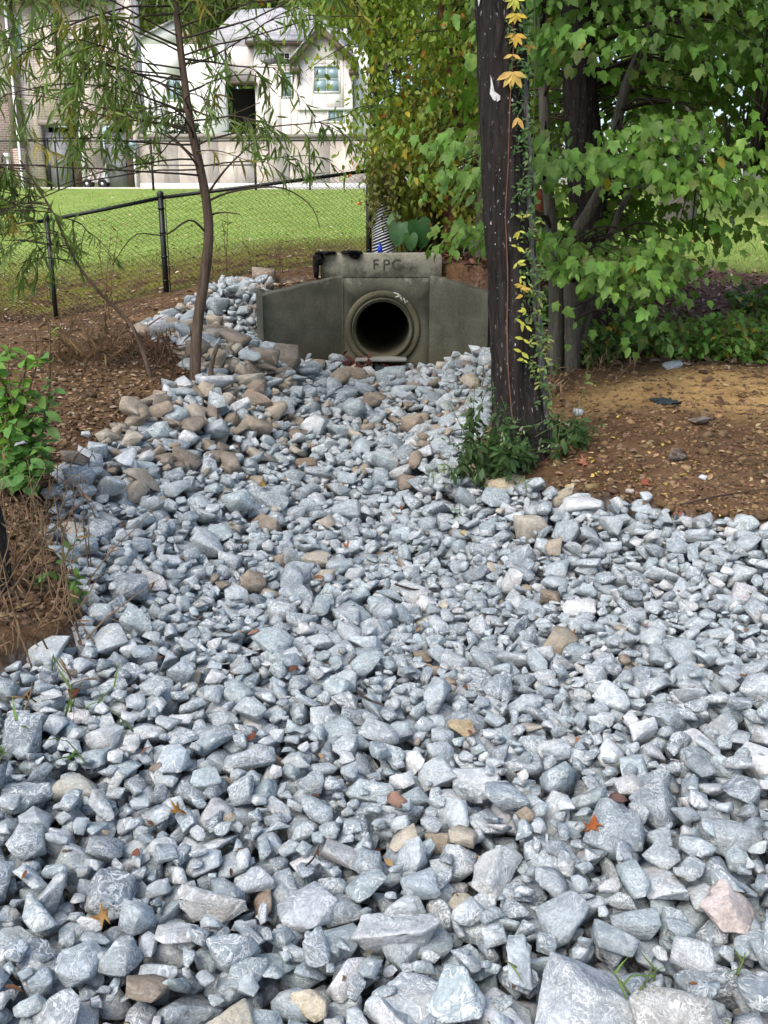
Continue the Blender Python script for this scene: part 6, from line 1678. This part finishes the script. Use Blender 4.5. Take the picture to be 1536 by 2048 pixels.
def s_thatch():
    x, y = RNG.uniform(-7, .6), RNG.uniform(12.3, 15.2); return (x, y) if y > 12.0 + max(0, (x + 3.8) * .12) else None
scatter('dry_thatch', 'sparse yellowish grass and moss between fence and lawn', 5200, s_thatch, T_BLADE, (.04, .08), [(.20, .19, .06), (.24, .18, .08), (.16, .15, .03), (.13, .19, .035)], M['grass'], stand=True, lift=0, cat='grass')
# leaf scraps and twig bits caught between the stones
L_ = Leaves(T_OVAL)
for k in range(420):
    c0 = rand_cells(1)[0]; x, y = BX0 + c0[0] * CELL, BY0 + c0[1] * CELL; cc = near_cells(c0, 8, 6); c0 = min(cc, key=lambda q_: HS[q_[1], q_[0]] - HG[q_[1], q_[0]]); x, y = BX0 + (c0[0] + .5) * CELL, BY0 + (c0[1] + .5) * CELL
    if HS[c0[1], c0[0]] > 2.5: continue
    L_.add((x, y, HS[c0[1], c0[0]] + .006), rv(1) * np.array([1, 1, .4]), rv(.5) + np.array([0, 0, 1]), RNG.uniform(.014, .042), jit([(.13, .06, .03), (.20, .10, .045), (.09, .05, .03), (.26, .17, .09)][RNG.integers(4)], .3, .1))
tag(L_.build('leaf_scraps', M['dry'], None), 'small brown leaf scraps caught between the stones', 'leaves', kind='stuff')
# single fallen leaves on the stones
M['leafdead'] = mat_leaf('leaf_dead', .1, .7, .35)
ORG = (.42, .16, .025); RST = (.22, .075, .03); TNL = (.40, .22, .07)
FL = [(352, 1633, 46, T_STAR, (.40, .19, .03), 'golden brown star-shaped leaf on the left stones'), (203, 1850, 48, T_STAR, (.46, .24, .06), 'tan curled star leaf at the lower left'), (1183, 1668, 42, T_STAR, (.36, .10, .02), 'orange star-shaped leaf standing up right of centre'),
 (788, 1610, 50, T_OVAL, (.36, .20, .12), 'faded tan leaf on stones at the centre'), (500, 1478, 42, T_OVAL, RST, 'rusty curled leaf left of centre'), (1230, 1602, 40, T_OVAL, (.20, .11, .08), 'dull brown leaf lying on stones at the right'), (270, 1712, 26, T_OVAL, RST, 'small rusty leaf left of the golden star leaf'),
 (150, 1385, 44, T_OVAL, RST, 'broad rusty leaf beside the pale pink stone'), (70, 1285, 34, T_OVAL, (.30, .11, .05), 'rusty leaf at the left end below the weeds'), (290, 1515, 44, T_LEAFLET, (.28, .12, .06), 'thin brown leaf on the left stones'), (693, 1094, 20, T_STAR, (.40, .14, .04), 'small orange leaf in the upper centre of the bed'),
 (510, 1268, 26, T_OVAL, (.40, .20, .12), 'peach leaf left of the bed centre'), (640, 1160, 24, T_OVAL, (.36, .15, .06), 'small rust leaf in the centre of the bed'), (525, 975, 26, T_STAR, (.44, .26, .05), 'yellow-orange leaf in the upper left of the bed'), (462, 1050, 30, T_LEAFLET, (.42, .29, .09), 'yellow leaf lying in the upper left of the bed'),
 (1290, 972, 26, T_STAR, (.34, .09, .04), 'red leaf on the right dirt near the stones'), (1355, 1030, 34, T_OVAL, (.36, .13, .05), 'orange leaf between stones at the right dirt edge'), (1290, 1255, 26, T_OVAL, (.50, .32, .22), 'pale peach leaf on the stones at the right'), (925, 1070, 30, T_LEAFLET, (.45, .33, .14), 'yellowish leaf on the right stones of the channel'), (585, 1345, 24, T_OVAL, RST, 'little rusty leaf near the bed centre left'),
 (1165, 930, 30, T_STAR, (.34, .12, .05), 'orange leaf on the tan stone at the dirt edge'), (50, 1762, 24, T_OVAL, (.26, .09, .03), 'small red-brown leaf at the lower left edge'), (45, 890, 30, T_OVAL, (.55, .52, .44), 'whitish leaf hanging in the left shrub')]
bpy.context.view_layer.update()
def Gs(u, v):
    d = ray(u, v); t = np.arange(1.2, 12, .012); x, y, z = d[0] * t, d[1] * t, CAMZ + d[2] * t
    ix = np.clip(((x - BX0) / CELL).astype(int), 0, NXc - 1); iy = np.clip(((y - BY0) / CELL).astype(int), 0, NYc - 1)
    h = np.where((ID[iy, ix] >= 0), HS[iy, ix], HG[iy, ix] + SINK); k = int(np.argmax(z < h)); return Vector((x[k], y[k], max(z[k], float(h[k]) if h[k] - z[k] < .02 else z[k])))
for (u, v, wpx, T, c, lab) in FL:
    p = Gs(u, v) if v != 890 else P(u, v, 4.2); s = wpx / FPX * depth_at(p) * (.9 if T is not T_OVAL else 1.15)
    L_ = Leaves(T); th = RNG.uniform(0, 6.28); d = np.array([math.cos(th), math.sin(th) * .6 - .2, RNG.uniform(-.1, .4)])
    if 'standing' in lab: d = np.array([.15, .25, 1.0])
    c = tuple(v_ * f_ for v_, f_ in zip(c, (.62, .66, .8))); s *= .88
    L_.add(np.array((0, 0, .012)) - d / np.linalg.norm(d) * s * (.4 if 'standing' not in lab else .15), d, (RNG.normal(0, .3), -.55, 1), s, c)
    arr = L_.arrays(); V, lp, st, cc = L_.geo(np.array([0]), arr)
    V[:, 2] += .012 * np.sin(V[:, 0] * 130) * np.cos(V[:, 1] * 110) * min(1, s / .06)
    cc = cc * (1 + .35 * RNG.normal(0, .5, (len(cc), 1)))
    o = link('fallen_leaf', new_mesh('fallen_leaf', V, loops=lp, starts=st, cols=np.clip(cc, .01, 1)), M['leafdead'], None, p)
    sb = o.modifiers.new('sub', 'SUBSURF'); sb.subdivision_type = 'SIMPLE'; sb.levels = sb.render_levels = 1
    sb = o.modifiers.new('thick', 'SOLIDIFY'); sb.thickness = .0012
    tag(o, lab, 'leaf', 'dead leaves on the stones')
# sticks
for pix, r, lab in (([(715, 1392), (728, 1408), (745, 1420), (768, 1428)], .006, 'dark curved twig on the stones at the centre'), ([(1360, 1022), (1430, 1000), (1500, 990), (1545, 985)], .006, 'thin twig along the front of the right dirt'), ([(70, 714), (110, 712), (138, 710)], .016, 'pale dead branch on the left dirt bank'), ([(790, 1180), (830, 1186), (872, 1184)], .006, 'straight dark twig on the stones in mid bed'), ([(612, 1745), (628, 1725), (640, 1700)], .003, 'thin rusty leaf stalk among lower left stones')):
    pts = [(Gs(u, v) if v > 900 else G(u, v)) + Vector((0, 0, r + .012)) for u, v in pix]
    if v > 900: zs = [p.z for p in pts]
    m = MB(); m.tube(smooth_line(pts, 14), np.linspace(r, r * .5, 14), 7, True, None, .3, 5); o = m.build('stick', M['twig'] if r < .01 else M['drystem'], None, smooth=True); tag(o, lab, 'stick')
crumple('plastic_scrap', tuple(G(1328, 806) + Vector((0, 0, .02))), .075, .09, .035, 'dark torn plastic scrap lying on the sandy dirt', 'scrap', mat_plain('dark_plastic', (.025, .032, .036), .7, var=.3), 21, 16)
print('objects', len(bpy.data.objects), 'tris', sum(len(o.data.polygons) for o in bpy.data.objects if o.type == 'MESH'))
